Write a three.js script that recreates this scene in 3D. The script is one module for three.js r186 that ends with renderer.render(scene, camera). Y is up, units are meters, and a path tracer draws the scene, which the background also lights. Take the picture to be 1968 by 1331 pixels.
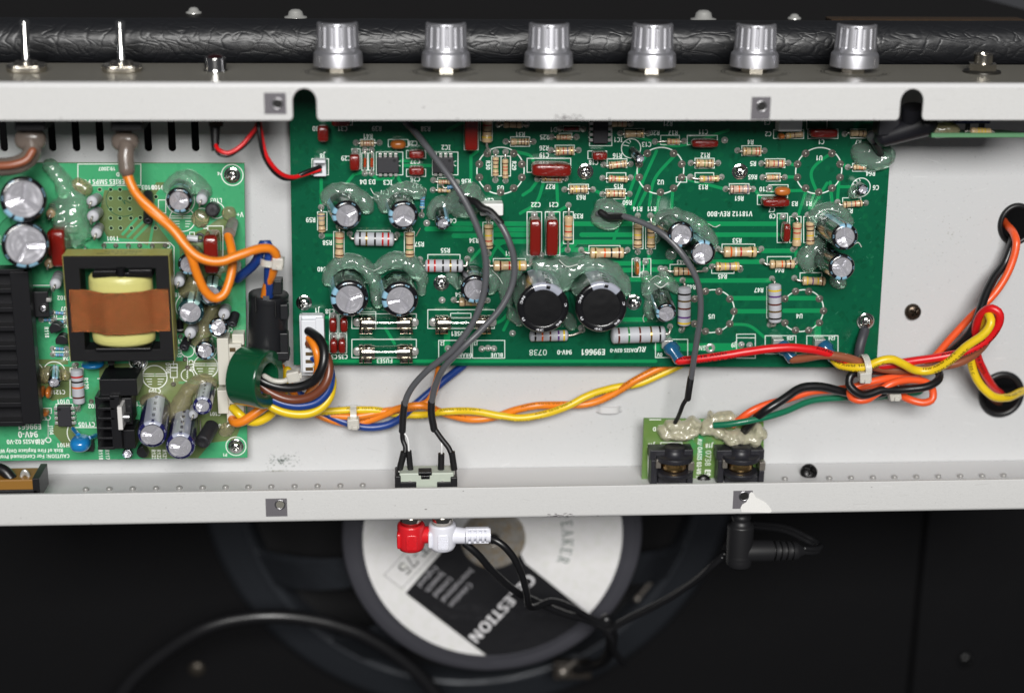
import * as THREE from 'three';
import { mergeGeometries, mergeVertices, toCreasedNormals } from 'three/addons/utils/BufferGeometryUtils.js';
import { RoundedBoxGeometry } from 'three/addons/geometries/RoundedBoxGeometry.js';
import { ParametricGeometry } from 'three/addons/geometries/ParametricGeometry.js';
import { ImprovedNoise } from 'three/addons/math/ImprovedNoise.js';
import { RectAreaLightUniformsLib } from 'three/addons/lights/RectAreaLightUniformsLib.js';

// Everything is modelled in millimetres and turned into metres at the end (see toMetres).
// x runs along the chassis, y is up, z comes out of the open chassis; its back wall is z = 0.
const V3 = (x, y, z) => new THREE.Vector3(x, y, z);
const scene = new THREE.Scene();

// ---------------------------------------------------------------- camera
const F = 3100, CX = 984, CY = 665.5;              // focal length and centre, in pixels of the 1968 x 1331 photograph
const camOf = (px, py) => V3(px - CX, CY - py, -F);
const zDown = camOf(770, -320).normalize();        // where lines into the chassis vanish
const zAxis = zDown.clone().negate();
const xAxis = camOf(47000, 200); xAxis.addScaledVector(zAxis, -xAxis.dot(zAxis)).normalize();
const yAxis = V3().crossVectors(zAxis, xAxis);
const camToWorld = new THREE.Matrix4().set(
  xAxis.x, xAxis.y, xAxis.z, 0, yAxis.x, yAxis.y, yAxis.z, 0, zAxis.x, zAxis.y, zAxis.z, 0, 0, 0, 0, 1);
const EYE = V3(0, 0, 10).addScaledVector(V3(0, 0, -1).transformDirection(camToWorld), -620);
const camera = new THREE.PerspectiveCamera(2 * Math.atan(CY / F) * 180 / Math.PI, 1968 / 1331, 0.02, 10);
camera.position.copy(EYE).multiplyScalar(0.001);
camera.quaternion.setFromRotationMatrix(camToWorld);
camera.focus = 0.609; camera.userData.fStop = 4.0;

// ---------------------------------------------------------------- light: a large bright opening behind and above the photographer, and the dim grey room
RectAreaLightUniformsLib.init();
scene.background = new THREE.Color(0.05, 0.051, 0.055);
const key = new THREE.RectAreaLight(new THREE.Color(1, 0.985, 0.96), 32, 0.8, 0.5);
key.position.set(-0.02, 0.78, 1.64); key.lookAt(-0.01, 0.0, 0.0);
key.name = 'window_light'; scene.add(key);
const renderer = new THREE.WebGLRenderer({ antialias: true });
renderer.toneMapping = THREE.LinearToneMapping; renderer.toneMappingExposure = 1;
renderer.shadowMap.enabled = true;

// ---------------------------------------------------------------- measuring: a point of the photograph on a plane of the place
function P(px, py, z = 0) {
  const d = camOf(px, py).applyMatrix4(camToWorld), t = (z - EYE.z) / d.z;
  return EYE.clone().addScaledVector(d, t);
}
function PY(px, py, y) {
  const d = camOf(px, py).applyMatrix4(camToWorld), t = (y - EYE.y) / d.y;
  return EYE.clone().addScaledVector(d, t);
}
const mmPx = (z) => (EYE.z - z) / (F * zAxis.z);                                  // millimetres per pixel near that plane
const nums = (s) => s.trim().split(/[\s,]+/).map(Number);

// ---------------------------------------------------------------- random numbers and noise, seeded
let seed = 7;
const rnd = () => { seed = (seed * 16807) % 2147483647; return seed / 2147483647; };
const rr = (a, b) => a + (b - a) * rnd();
const perlin = new ImprovedNoise();
const noise = (x, y, z = 0) => perlin.noise(x + 31.4, y + 17.7, z + 5.3);
function fbm(x, y, z = 0, o = 4) { let s = 0, a = 0.5; for (let i = 0; i < o; i++) { s += a * noise(x, y, z); x *= 2.03; y *= 2.03; z *= 2.03; a *= 0.5; } return s; }

// ---------------------------------------------------------------- textures
function dataTex(n, f, srgb = false, m = n) {
  const d = new Uint8Array(n * m * 4);
  for (let j = 0; j < m; j++) for (let i = 0; i < n; i++) {
    let v = f(i / n, j / m); if (typeof v === 'number') v = [v, v, v];
    for (let c = 0; c < 3; c++) d[(j * n + i) * 4 + c] = Math.max(0, Math.min(255, v[c] * 255));
    d[(j * n + i) * 4 + 3] = 255;
  }
  const t = new THREE.DataTexture(d, n, m); t.wrapS = t.wrapT = THREE.RepeatWrapping; t.magFilter = THREE.LinearFilter;
  if (srgb) t.colorSpace = THREE.SRGBColorSpace; t.needsUpdate = true; return t;
}
function tiled(f, p) { return (u, v) => { const x = u * p, y = v * p, a = u * u * (3 - 2 * u), b = v * v * (3 - 2 * v); return (f(x, y) * (1 - a) + f(x - p, y) * a) * (1 - b) + (f(x, y - p) * (1 - a) + f(x - p, y - p) * a) * b; }; }
function canvasTex(w, h, draw, srgb = true) {
  const c = document.createElement('canvas'); c.width = w; c.height = h; draw(c.getContext('2d'), w, h);
  const t = new THREE.CanvasTexture(c); if (srgb) t.colorSpace = THREE.SRGBColorSpace; t.anisotropy = 8; return t;
}
const grainF = tiled((x, y) => fbm(x, y, 1, 3), 60);
const paintBump = dataTex(512, (u, v) => 0.5 + grainF(u, v) * 1.1);
paintBump.repeat.set(1 / 34, 1 / 34);
const fineF = tiled((x, y) => fbm(x, y, 9, 4), 24);
const fineBump = dataTex(256, (u, v) => 0.5 + fineF(u, v));
const smudge = dataTex(256, (u, v) => 0.5 + 0.9 * fbm(u * 7, v * 7, 3, 5));

// ---------------------------------------------------------------- materials
const lin = (h) => new THREE.Color(h);
const mats = {};
function M(name, hex, rough, metal = 0, more = {}) {
  return mats[name] ??= new THREE.MeshPhysicalMaterial({ name, color: typeof hex === 'string' ? lin(hex) : hex, roughness: rough, metalness: metal, ...more });
}
const tin = M('tinned_metal', '#c9c9c5', 0.3, 0.6), chrome = M('chrome', '#dcdcda', 0.12, 1), zinc = M('zinc_plate', '#b4b3b6', 0.3, 1), nickel = M('nickel', '#cfc9bd', 0.18, 1);
const dullTin = M('fluxed_solder', '#938d86', 0.3, 0.65), leadMat = M('lead_wire', '#c4c0b6', 0.25, 0.7);
const alu = M('capacitor_top', '#cecdd4', 0.36, 0.55, { roughnessMap: smudge });
const blackPl = M('black_plastic', '#17171a', 0.42), blackGl = M('black_gloss', '#0f0f12', 0.18), icPl = M('chip_plastic', '#26262b', 0.55, 0, { bumpMap: fineBump, bumpScale: 0.00003 });
const whitePl = M('white_nylon', '#dcdfe4', 0.38), paleNylon = M('natural_nylon', '#e9e6da', 0.36, 0, { transmission: 0.25, thickness: 0.001, ior: 1.5 });
const redCap = M('red_epoxy', '#76170f', 0.2, 0, { clearcoat: 0.7, clearcoatRoughness: 0.12, bumpMap: fineBump, bumpScale: 0.00012 });
const discCap = M('orange_ceramic', '#b5672a', 0.3, 0, { clearcoat: 0.4, clearcoatRoughness: 0.2 });
const tanR = M('tan_lacquer', '#cbb089', 0.3, 0, { clearcoat: 0.6, clearcoatRoughness: 0.15 }), greyR = M('grey_lacquer', '#b4b6bc', 0.5, 0, { bumpMap: fineBump, bumpScale: 0.00006 });
const blueR = M('blue_lacquer', '#5f9cc0', 0.3, 0, { clearcoat: 0.5 }), pinkR = M('pink_lacquer', '#d0b09c', 0.32, 0, { clearcoat: 0.6 });
const glueM = M('hot_glue', '#d4f2e2', 0.16, 0, { transmission: 0.83, thickness: 0.004, ior: 1.38, attenuationColor: lin('#dcefe2'), attenuationDistance: 0.02, clearcoat: 1, clearcoatRoughness: 0.06 });
const glueAmber = M('amber_glue', '#d8d0a8', 0.25, 0, { transmission: 0.75, thickness: 0.004, ior: 1.46, attenuationColor: lin('#dcd3a6'), attenuationDistance: 0.006, clearcoat: 0.7, clearcoatRoughness: 0.15 });
const glueCream = M('cream_glue', '#ded8be', 0.28, 0, { transmission: 0.45, thickness: 0.004, ior: 1.46, attenuationColor: lin('#e8e2c8'), attenuationDistance: 0.008, clearcoat: 0.8, clearcoatRoughness: 0.12 });
const BAND = { k: '#17130f', n: '#5a2416', r: '#b51f1c', o: '#d8591c', y: '#d9b81e', g: '#1f7a3a', u: '#29427e', v: '#5a3276', a: '#7b7d82', w: '#e5e2da', d: '#b08a48' };
const bandMat = (c) => M('band_' + c, BAND[c], c === 'd' ? 0.25 : 0.32, c === 'd' ? 0.8 : 0, c === 'd' ? {} : { clearcoat: 0.5, clearcoatRoughness: 0.2 });
const paint = M('chassis_paint', new THREE.Color(0.62, 0.62, 0.625), 0.42, 0, { bumpMap: paintBump, bumpScale: 0.00004 });

// ---------------------------------------------------------------- objects: things, parts, sub-parts
const taken = {};
function numbered(n) { const k = (taken[n] = (taken[n] ?? -1) + 1); return k ? `${n}_${String(k).padStart(3, '0')}` : n; }
function thing(name, label, category, at = V3(), group) {
  const o = new THREE.Group(); o.name = numbered(name); o.position.copy(at); scene.add(o); o.updateMatrixWorld(true);
  o.userData = { label, category }; if (group) o.userData.group = group; return o;
}
// geometry given in the place's own millimetres becomes a child of parent, in the parent's frame
function part(name, geo, mat, parent, label) {
  const g = Array.isArray(geo) ? merge(geo) : geo;
  parent.updateMatrixWorld(true);
  g.applyMatrix4(parent.matrixWorld.clone().invert());
  const m = new THREE.Mesh(g, mat); m.name = name; m.castShadow = m.receiveShadow = true; parent.add(m);
  if (label) m.userData.label = label; return m;
}
// a mesh of shared geometry, placed in the place's millimetres (parents of such meshes are not turned)
function put(name, geo, mat, parent, pos, quat, label) {
  const m = new THREE.Mesh(geo, mat); m.name = name; m.castShadow = m.receiveShadow = true; parent.add(m);
  parent.updateMatrixWorld(true);
  const w = new THREE.Matrix4().compose(pos, quat ?? new THREE.Quaternion(), V3(1, 1, 1)).premultiply(parent.matrixWorld.clone().invert());
  w.decompose(m.position, m.quaternion, m.scale); m.scale.set(1, 1, 1);
  m.updateMatrixWorld(true);
  if (label) m.userData.label = label; return m;
}
function single(name, geo, mat, label, category, group) {         // a thing that is one mesh
  const g = Array.isArray(geo) ? merge(geo) : geo;
  g.computeBoundingBox(); const c = g.boundingBox.getCenter(V3()); g.translate(-c.x, -c.y, -c.z);
  const m = new THREE.Mesh(g, mat); m.name = numbered(name); m.position.copy(c); m.castShadow = m.receiveShadow = true; scene.add(m);
  m.userData = { label, category }; if (group) m.userData.group = group; return m;
}
function merge(gs) {
  return mergeGeometries(gs.map((g) => { const h = g.index ? g.toNonIndexed() : g; for (const k of Object.keys(h.attributes)) if (!['position', 'normal', 'uv'].includes(k)) h.deleteAttribute(k); return h; }));
}

// ---------------------------------------------------------------- shapes
const X = V3(1, 0, 0), Y = V3(0, 1, 0), Z = V3(0, 0, 1);
const along = (dir, from = Y) => new THREE.Quaternion().setFromUnitVectors(from, dir.clone().normalize());
const place = (g, pos, quat) => { if (quat) g.applyQuaternion(quat); g.translate(pos.x, pos.y, pos.z); return g; };
const box = (w, h, d, r = 0.25, s = 2) => new RoundedBoxGeometry(w, h, d, s, Math.min(r, w / 2.01, h / 2.01, d / 2.01));
// box whose front face lies on the pixels x0,y0,x1,y1 at height z1 and which reaches back to z0
function pbox(x0, y0, x1, y1, z0, z1, r = 0.3) {
  const a = P(x0, y1, z1), b = P(x1, y0, z1), g = box(Math.abs(b.x - a.x), Math.abs(b.y - a.y), z1 - z0, r);
  g.translate((a.x + b.x) / 2, (a.y + b.y) / 2, (z0 + z1) / 2); return g;
}
const cyl = (r0, r1, h, n = 28, open = false) => new THREE.CylinderGeometry(r1, r0, h, n, 1, open);
function rod(a, b, r0, r1 = r0, n = 20) { const d = b.clone().sub(a); return place(cyl(r0, r1, d.length(), n), a.clone().add(b).multiplyScalar(0.5), along(d)); }
const lathe = (pts, n = 36) => new THREE.LatheGeometry(pts.map(([r, y]) => new THREE.Vector2(Math.max(r, 1e-4), y)), n);
function creased(g, a = 0.6) { return toCreasedNormals(g, a); }
function tubeOf(pts, r, seg = 0, rad = 12) {
  let c = new THREE.CatmullRomCurve3(pts, false, 'centripetal'); const L = c.getLength();
  if (L > 25 && r > 0.6) { const k = Math.round(L / 3.5), q = c.getSpacedPoints(k), s0 = pts[0].x; q.forEach((p, i) => { const a = Math.min(1, i / 4, (k - i) / 4) * Math.min(0.42, r * 0.26); p.x += a * fbm(i * 0.31, s0, 1, 2); p.y += a * fbm(i * 0.31, s0, 7, 2); }); c = new THREE.CatmullRomCurve3(q, false, 'centripetal'); }   // hand-bent, not drawn with a ruler
  const g = [new THREE.TubeGeometry(c, seg || Math.max(12, Math.round(L / Math.max(0.9, r * 0.8))), r, rad)];
  for (const [p, t] of [[pts[0], c.getTangent(0).negate()], [pts[pts.length - 1], c.getTangent(1)]]) g.push(place(new THREE.SphereGeometry(r, rad, 6, 0, Math.PI * 2, 0, Math.PI / 2), p, along(t)));
  return merge(g);
}
// a run of "px py z" triples -> points
const run = (s) => { const n = nums(s), o = []; for (let i = 0; i < n.length; i += 3) o.push(P(n[i], n[i + 1], n[i + 2])); return o; };
function pillow(w, h, d, e = 0.45, n = 26) {     // superellipsoid, flat and soft like a dipped capacitor
  const p = (v, k) => Math.sign(v) * Math.abs(v) ** k;
  return new ParametricGeometry((u, v, t) => { const a = u * 2 * Math.PI, b = (v - 0.5) * Math.PI; t.set(w / 2 * p(Math.cos(b), e) * p(Math.cos(a), e), h / 2 * p(Math.cos(b), e) * p(Math.sin(a), e), d / 2 * p(Math.sin(b), e)); }, n, n);
}
// smooth mesh of a signed distance field by surface nets
function nets(lo, hi, cell, f) {
  const n = [0, 1, 2].map((k) => Math.ceil((hi.getComponent(k) - lo.getComponent(k)) / cell) + 1), at = (i, j, k) => (k * n[1] + j) * n[0] + i;
  const v = new Float32Array(n[0] * n[1] * n[2]), id = new Int32Array(v.length).fill(-1), pos = [], idx = [];
  for (let k = 0; k < n[2]; k++) for (let j = 0; j < n[1]; j++) for (let i = 0; i < n[0]; i++) v[at(i, j, k)] = f(lo.x + i * cell, lo.y + j * cell, lo.z + k * cell);
  for (let k = 0; k < n[2] - 1; k++) for (let j = 0; j < n[1] - 1; j++) for (let i = 0; i < n[0] - 1; i++) {
    let s = [0, 0, 0], c = 0;
    for (let e = 0; e < 12; e++) {
      const ax = e >> 2, o = e & 3, b = [0, 0, 0]; b[(ax + 1) % 3] = o & 1; b[(ax + 2) % 3] = o >> 1;
      const d = b.slice(); d[ax] = 1;
      const p = v[at(i + b[0], j + b[1], k + b[2])], q = v[at(i + d[0], j + d[1], k + d[2])];
      if ((p < 0) !== (q < 0)) { const t = p / (p - q); for (let a = 0; a < 3; a++) s[a] += b[a] + t * (d[a] - b[a]); c++; }
    }
    if (c) { id[at(i, j, k)] = pos.length / 3; pos.push(lo.x + (i + s[0] / c) * cell, lo.y + (j + s[1] / c) * cell, lo.z + (k + s[2] / c) * cell); }
  }
  for (let k = 1; k < n[2] - 1; k++) for (let j = 1; j < n[1] - 1; j++) for (let i = 1; i < n[0] - 1; i++) for (let ax = 0; ax < 3; ax++) {
    const d = [i, j, k]; d[ax]++; const p = v[at(i, j, k)], q = v[at(...d)];
    if ((p < 0) === (q < 0)) continue;
    const b = [0, 0, 0], c = [0, 0, 0]; b[(ax + 1) % 3] = 1; c[(ax + 2) % 3] = 1;
    const r = [at(i, j, k), at(i - b[0], j - b[1], k - b[2]), at(i - b[0] - c[0], j - b[1] - c[1], k - b[2] - c[2]), at(i - c[0], j - c[1], k - c[2])].map((x) => id[x]);
    if (r.some((x) => x < 0)) continue;
    if (p < 0) idx.push(r[0], r[1], r[2], r[0], r[2], r[3]); else idx.push(r[0], r[2], r[1], r[0], r[3], r[2]);
  }
  const g = new THREE.BufferGeometry(); g.setAttribute('position', new THREE.Float32BufferAttribute(pos, 3)); g.setIndex(idx);
  g.setAttribute('uv', new THREE.Float32BufferAttribute(new Float32Array(pos.length / 3 * 2), 2)); g.computeVertexNormals(); return g;
}
// hot glue: "px py radius height" lumps that run together on the surface at zb
function glueGeo(s, zb, blend = 3.2, wob = 0.55, cell = 0.42, flat = 0.72) {
  const n = nums(s), L = [], k = mmPx(zb);
  for (let i = 0; i < n.length; i += 4) { const p = P(n[i], n[i + 1], zb); L.push([p.x, p.y, n[i + 2] * k, n[i + 3] * flat]); }
  const lo = V3(1e9, 1e9, zb - 1.2), hi = V3(-1e9, -1e9, zb + 2);
  for (const [x, y, r, h] of L) { lo.x = Math.min(lo.x, x - r - 2); lo.y = Math.min(lo.y, y - r - 2); hi.x = Math.max(hi.x, x + r + 2); hi.y = Math.max(hi.y, y + r + 2); hi.z = Math.max(hi.z, zb + h + 2); }
  return nets(lo, hi, cell, (x, y, z) => {
    let d = 1e9;
    for (const [cx, cy, r, h] of L) {
      const dz = (z - zb) * r / h, e = (Math.hypot(x - cx, y - cy, dz) - r * 0.98) * Math.min(1, 0.45 + h / r * 0.5), hh = Math.max(blend - Math.abs(d - e), 0) / blend;
      d = Math.min(d, e) - hh * hh * blend * 0.25;
    }
    return Math.max(d + wob * fbm(x * 0.42, y * 0.42, z * 0.42, 3), zb - 0.5 - z);
  });
}

// ================================================================ the open chassis
const D = 48;                                       // its depth, back wall to lip
const yTop = P(984, 159, D).y, yTopLip = P(984, 231, D).y, yBot = P(984, 997, D).y, yBotLip = P(984, 936, D).y;
const xL = P(-60, 660, D).x - 20, xR = P(2030, 660, D).x + 25;
const chassis = thing('amplifier_chassis', 'open light grey sheet metal amplifier chassis with knobs on its control panel', 'amplifier chassis', V3(0, yBot, 0));
const holeAt = (c, rx, ry = rx) => { const p = new THREE.Path(); p.absellipse(c.x, c.y, rx, ry, 0, Math.PI * 2, true); return p; };
function slotPath(x, y0, y1, r) { const p = new THREE.Path(); p.moveTo(x - r, y0 + r); p.absarc(x, y0 + r, r, Math.PI, 0, false); p.lineTo(x + r, y1 - r); p.absarc(x, y1 - r, r, 0, Math.PI, false); p.closePath(); return p; }
const lipPaint = M('lip_paint', '#ffffff', 0.42, 0, { bumpMap: paintBump.clone(), bumpScale: 0.00004, roughnessMap: null, map: canvasTex(2048, 128, (c, w, h) => {
  c.fillStyle = '#cacac9'; c.fillRect(0, 0, w, h);
  for (let i = 0; i < 16000; i++) { c.fillStyle = rnd() < 0.5 ? 'rgba(255,255,255,0.06)' : 'rgba(60,60,62,0.045)'; c.fillRect(rnd() * w, rnd() * h, 0.8 + rnd() * 1.6, 0.8 + rnd() * 1.8); }
  for (let i = 0; i < 34; i++) { const x = rnd() * w, y = rnd() * h; c.strokeStyle = rnd() < 0.5 ? 'rgba(245,245,245,0.35)' : 'rgba(110,108,104,0.3)'; c.lineWidth = rr(0.5, 1.1); c.beginPath(); c.moveTo(x, y); c.lineTo(x + rr(-30, 30), y + rr(-5, 5)); c.stroke(); }
  for (let i = 0; i < 26; i++) { c.fillStyle = `rgba(60,56,58,${rr(0.3, 0.8)})`; c.beginPath(); c.ellipse(rnd() * w, rnd() < 0.5 ? h - rnd() * 8 : rnd() * h, rr(0.6, 3.4), rr(0.5, 1.6), 0, 0, 6.3); c.fill(); }
  for (let i = 0; i < 40; i++) { c.fillStyle = 'rgba(60,54,58,0.7)'; c.fillRect(w * 0.527 + rr(-26, 26), h - 11 + rr(-7, 8), rr(1, 5), rr(1, 2.4)); }
}) });
lipPaint.bumpMap.repeat.set(9, 0.45);
function lipUV(g, y0) { const p = g.attributes.position, u = g.attributes.uv; for (let i = 0; i < p.count; i++) u.setXY(i, (p.getX(i) - xL) / (xR - xL), (p.getY(i) - y0) / 14.5); return g; }
const rectShape = (x0, y0, x1, y1) => { const s = new THREE.Shape(); s.moveTo(x0, y0); s.lineTo(x1, y0); s.lineTo(x1, y1); s.lineTo(x0, y1); s.closePath(); return s; };
function extr(shape, z0, z1, bev = 0, seg = 12) {
  const g = new THREE.ExtrudeGeometry(shape, { depth: z1 - z0 - 2 * bev, bevelEnabled: bev > 0, bevelSize: bev, bevelThickness: bev, bevelOffset: -bev, bevelSegments: 2, curveSegments: seg });
  g.translate(0, 0, z0 + bev); return g;
}
{ // back wall with vent slots, cable holes and screw hole
  const s = rectShape(xL, yBot + 1.2, xR, yTop - 1.2);
  for (const px of [-36, 8, 101, 147, 193, 239, 285, 331, 376]) { const a = P(px, 291, 0), b = P(px, 182, 0); s.holes.push(slotPath(a.x, a.y, b.y, 1.4)); }
  s.holes.push(holeAt(P(1953, 430, 0), 6.2, 7.2), holeAt(P(1925, 757, 0), 8, 8.4));
  for (const [px, py] of [[1170, 789], [672, 787]]) s.holes.push(holeAt(P(px, py, 0), 5.6, 1.5));
  // paint with specks of dirt near the lower left, like the photograph's
  const dirt = canvasTex(2048, 1024, (c, w, h) => {
    c.fillStyle = '#c4c5c6'; c.fillRect(0, 0, w, h);
    const to = (px, py) => { const p = P(px, py, 0); return [(p.x - xL) / (xR - xL) * w, (yTop - p.y) / (yTop - yBot) * h]; };
    for (let i = 0; i < 9000; i++) { c.fillStyle = rnd() < 0.5 ? 'rgba(255,255,255,0.10)' : 'rgba(70,70,70,0.09)'; c.fillRect(rnd() * w, rnd() * h, 1 + rnd() * 2.5, 1 + rnd() * 2.5); }
    const speck = (px, py, sx, sy, n, col) => { for (let i = 0; i < n; i++) { const a = rnd() * 6.3, q = rnd() * rnd(), [x, y] = to(px + Math.cos(a) * sx * q, py + Math.sin(a) * sy * q); c.fillStyle = col; c.globalAlpha = rr(0.25, 0.85); c.fillRect(x, y, rr(0.8, 2.6), rr(0.8, 2.4)); } c.globalAlpha = 1; };
    speck(540, 884, 45, 24, 170, '#3b4540'); speck(528, 905, 60, 4, 90, '#4b4a30'); speck(1000, 905, 420, 3, 70, '#6d7a5e'); speck(200, 917, 200, 3, 40, '#6d7a6e'); speck(1830, 450, 130, 120, 30, '#8b8a80');
    speck(1000, 600, 1000, 420, 700, '#9a9a92'); speck(1300, 820, 600, 90, 160, '#84857c');
    for (let i = 0; i < 110; i++) { const [x, y] = to(rr(480, 1960), rr(250, 905)); c.strokeStyle = rnd() < 0.5 ? 'rgba(120,120,118,0.28)' : 'rgba(250,250,250,0.4)'; c.lineWidth = rr(0.5, 1.1); c.beginPath(); c.moveTo(x, y); c.lineTo(x + rr(-30, 30), y + rr(-12, 12)); c.stroke(); }
  });
  const wallPaint = M('wall_paint', new THREE.Color(1, 1, 1), 0.5, 0, { map: dirt, bumpMap: paintBump, bumpScale: 0.00004 });
  dirt.wrapS = dirt.wrapT = THREE.ClampToEdgeWrapping; dirt.repeat.set(1 / (xR - xL), 1 / (yTop - yBot)); dirt.offset.set(-xL / (xR - xL), -yBot / (yTop - yBot));
  part('back_wall', extr(s, -1.2, 0), wallPaint, chassis);
}
{ // bottom plate and lip
  const plate = box(xR - xL, 1.2, D - 1.5, 0.2); plate.translate((xL + xR) / 2, yBot + 0.6, (D - 1.5) / 2);
  const fold = new THREE.CylinderGeometry(1.5, 1.5, xR - xL, 12, 1, false, -Math.PI / 2, Math.PI / 2); 
  part('bottom_plate', plate, paint, chassis);
  // lip: a rounded profile carried along the chassis
  const sh = new THREE.Shape(); const y0 = yBot, y1 = yBotLip, zf = D;
  sh.moveTo(zf - 1.5, y0); sh.absarc(zf - 1.6, y0 + 1.6, 1.6, -Math.PI / 2, 0, false); sh.lineTo(zf, y1 - 0.3); sh.absarc(zf - 0.3, y1 - 0.3, 0.3, 0, Math.PI / 2, false); sh.lineTo(zf - 1.2, y1); sh.lineTo(zf - 1.2, y0 + 1.6); sh.lineTo(zf - 1.5, y0 + 1.25); sh.closePath();
  const g = new THREE.ExtrudeGeometry(sh, { depth: xR - xL, bevelEnabled: false, curveSegments: 8 }); g.rotateY(-Math.PI / 2); g.translate(xR, 0, 0);
  // after the turn the profile's first axis points along z
  part('bottom_lip', lipUV(creased(g, 0.5), yBot), lipPaint, chassis);
}
{ // top lip with two notches
  const s = new THREE.Shape(), n = [585, 1753].map((px) => P(px, 200, D).x), r = 4.1, yt = yTop - 1.5, top = P(984, 170, D).y;
  s.moveTo(xL, yt); s.lineTo(xL, yTopLip);
  for (const x of n) { s.lineTo(x - r - 1.6, yTopLip); s.quadraticCurveTo(x - r, yTopLip, x - r, yTopLip + 1.8); s.lineTo(x - r, top - r * 1.1); s.absellipse(x, top - r * 1.1, r, r * 1.1, Math.PI, 0, true); s.lineTo(x + r, yTopLip + 1.8); s.quadraticCurveTo(x + r, yTopLip, x + r + 1.6, yTopLip); }
  s.lineTo(xR, yTopLip); s.lineTo(xR, yt); s.closePath();
  part('top_lip', lipUV(extr(s, D - 1.2, D, 0.18, 16), yTopLip), lipPaint, chassis);
  const f = new THREE.Shape(); f.moveTo(D, yt); f.absarc(D - 1.5, yt, 1.5, 0, Math.PI / 2, false); f.lineTo(D - 1.5, yTop - 1.2); f.absarc(D - 1.5, yt, 0.3, Math.PI / 2, 0, true); f.closePath();
  const g = new THREE.ExtrudeGeometry(f, { depth: xR - xL, bevelEnabled: false, curveSegments: 8 }); g.rotateY(-Math.PI / 2); g.translate(xR, 0, 0);
  part('lip_fold', creased(g, 0.5), paint, chassis);
}
const knobPx = [650, 857, 1054, 1252, 1449, 1641], zKnob = 21;
const onPanel = (px, py) => PY(px, py, yTop);
{ // control panel: printed satin sheet
  const w = xR - xL, k = 2048 / w;
  const tex = canvasTex(2048, Math.round(D * k), (c, W, H) => {
    c.fillStyle = '#86837a'; c.fillRect(0, 0, W, H);
    for (let i = 0; i < 5000; i++) { c.fillStyle = rnd() < 0.5 ? 'rgba(255,250,230,0.07)' : 'rgba(0,0,0,0.08)'; c.fillRect(rnd() * W, rnd() * H, 1 + rnd() * 5, 1); }
    c.strokeStyle = '#15140f'; c.fillStyle = '#15140f';
    knobPx.forEach((px, i) => {
      const x = (P(px, 137, zKnob).x - xL) * k, y = zKnob * k;
      c.lineWidth = 1.6; for (const r of [10.6, 11.7]) { c.beginPath(); c.arc(x, y, r * k, 0.2, 5.9); c.stroke(); }
      for (let a = 0; a <= 10; a++) { const t = Math.PI * (0.75 + a * 0.15) + Math.PI; c.fillRect(x + Math.cos(t) * 13 * k - 1.5, y + Math.sin(t) * 13 * k - 1.5, 3, 3); }
      c.save(); c.translate(x, y + 16.5 * k); c.rotate(Math.PI); c.font = 'bold 14px sans-serif'; c.textAlign = 'center'; c.textBaseline = 'middle'; c.fillText(['MASTER', 'REVERB', 'MIDDLE', 'TREBLE', 'VOLUME', 'GAIN'][i], 0, 0); c.restore();
      if (i > 1 && i < 5) c.fillRect(x + 16 * k, y + 16.5 * k, 14 * k, 1.2);
    });
  });
  const s = rectShape(xL, 0, xR, D - 1.6);
  const g = extr(s, 0, 1.2); g.rotateX(-Math.PI / 2); g.translate(0, yTop - 1.2, D - 1.6);      // shape y now runs from the lip to the wall
  const uv = g.attributes.uv, p = g.attributes.position;
  for (let i = 0; i < uv.count; i++) uv.setXY(i, (p.getX(i) - xL) / w, 1 - p.getZ(i) / D);
  part('control_panel', g, M('panel_print', '#ffffff', 0.36, 0.2, { map: tex }), chassis);
}
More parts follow.
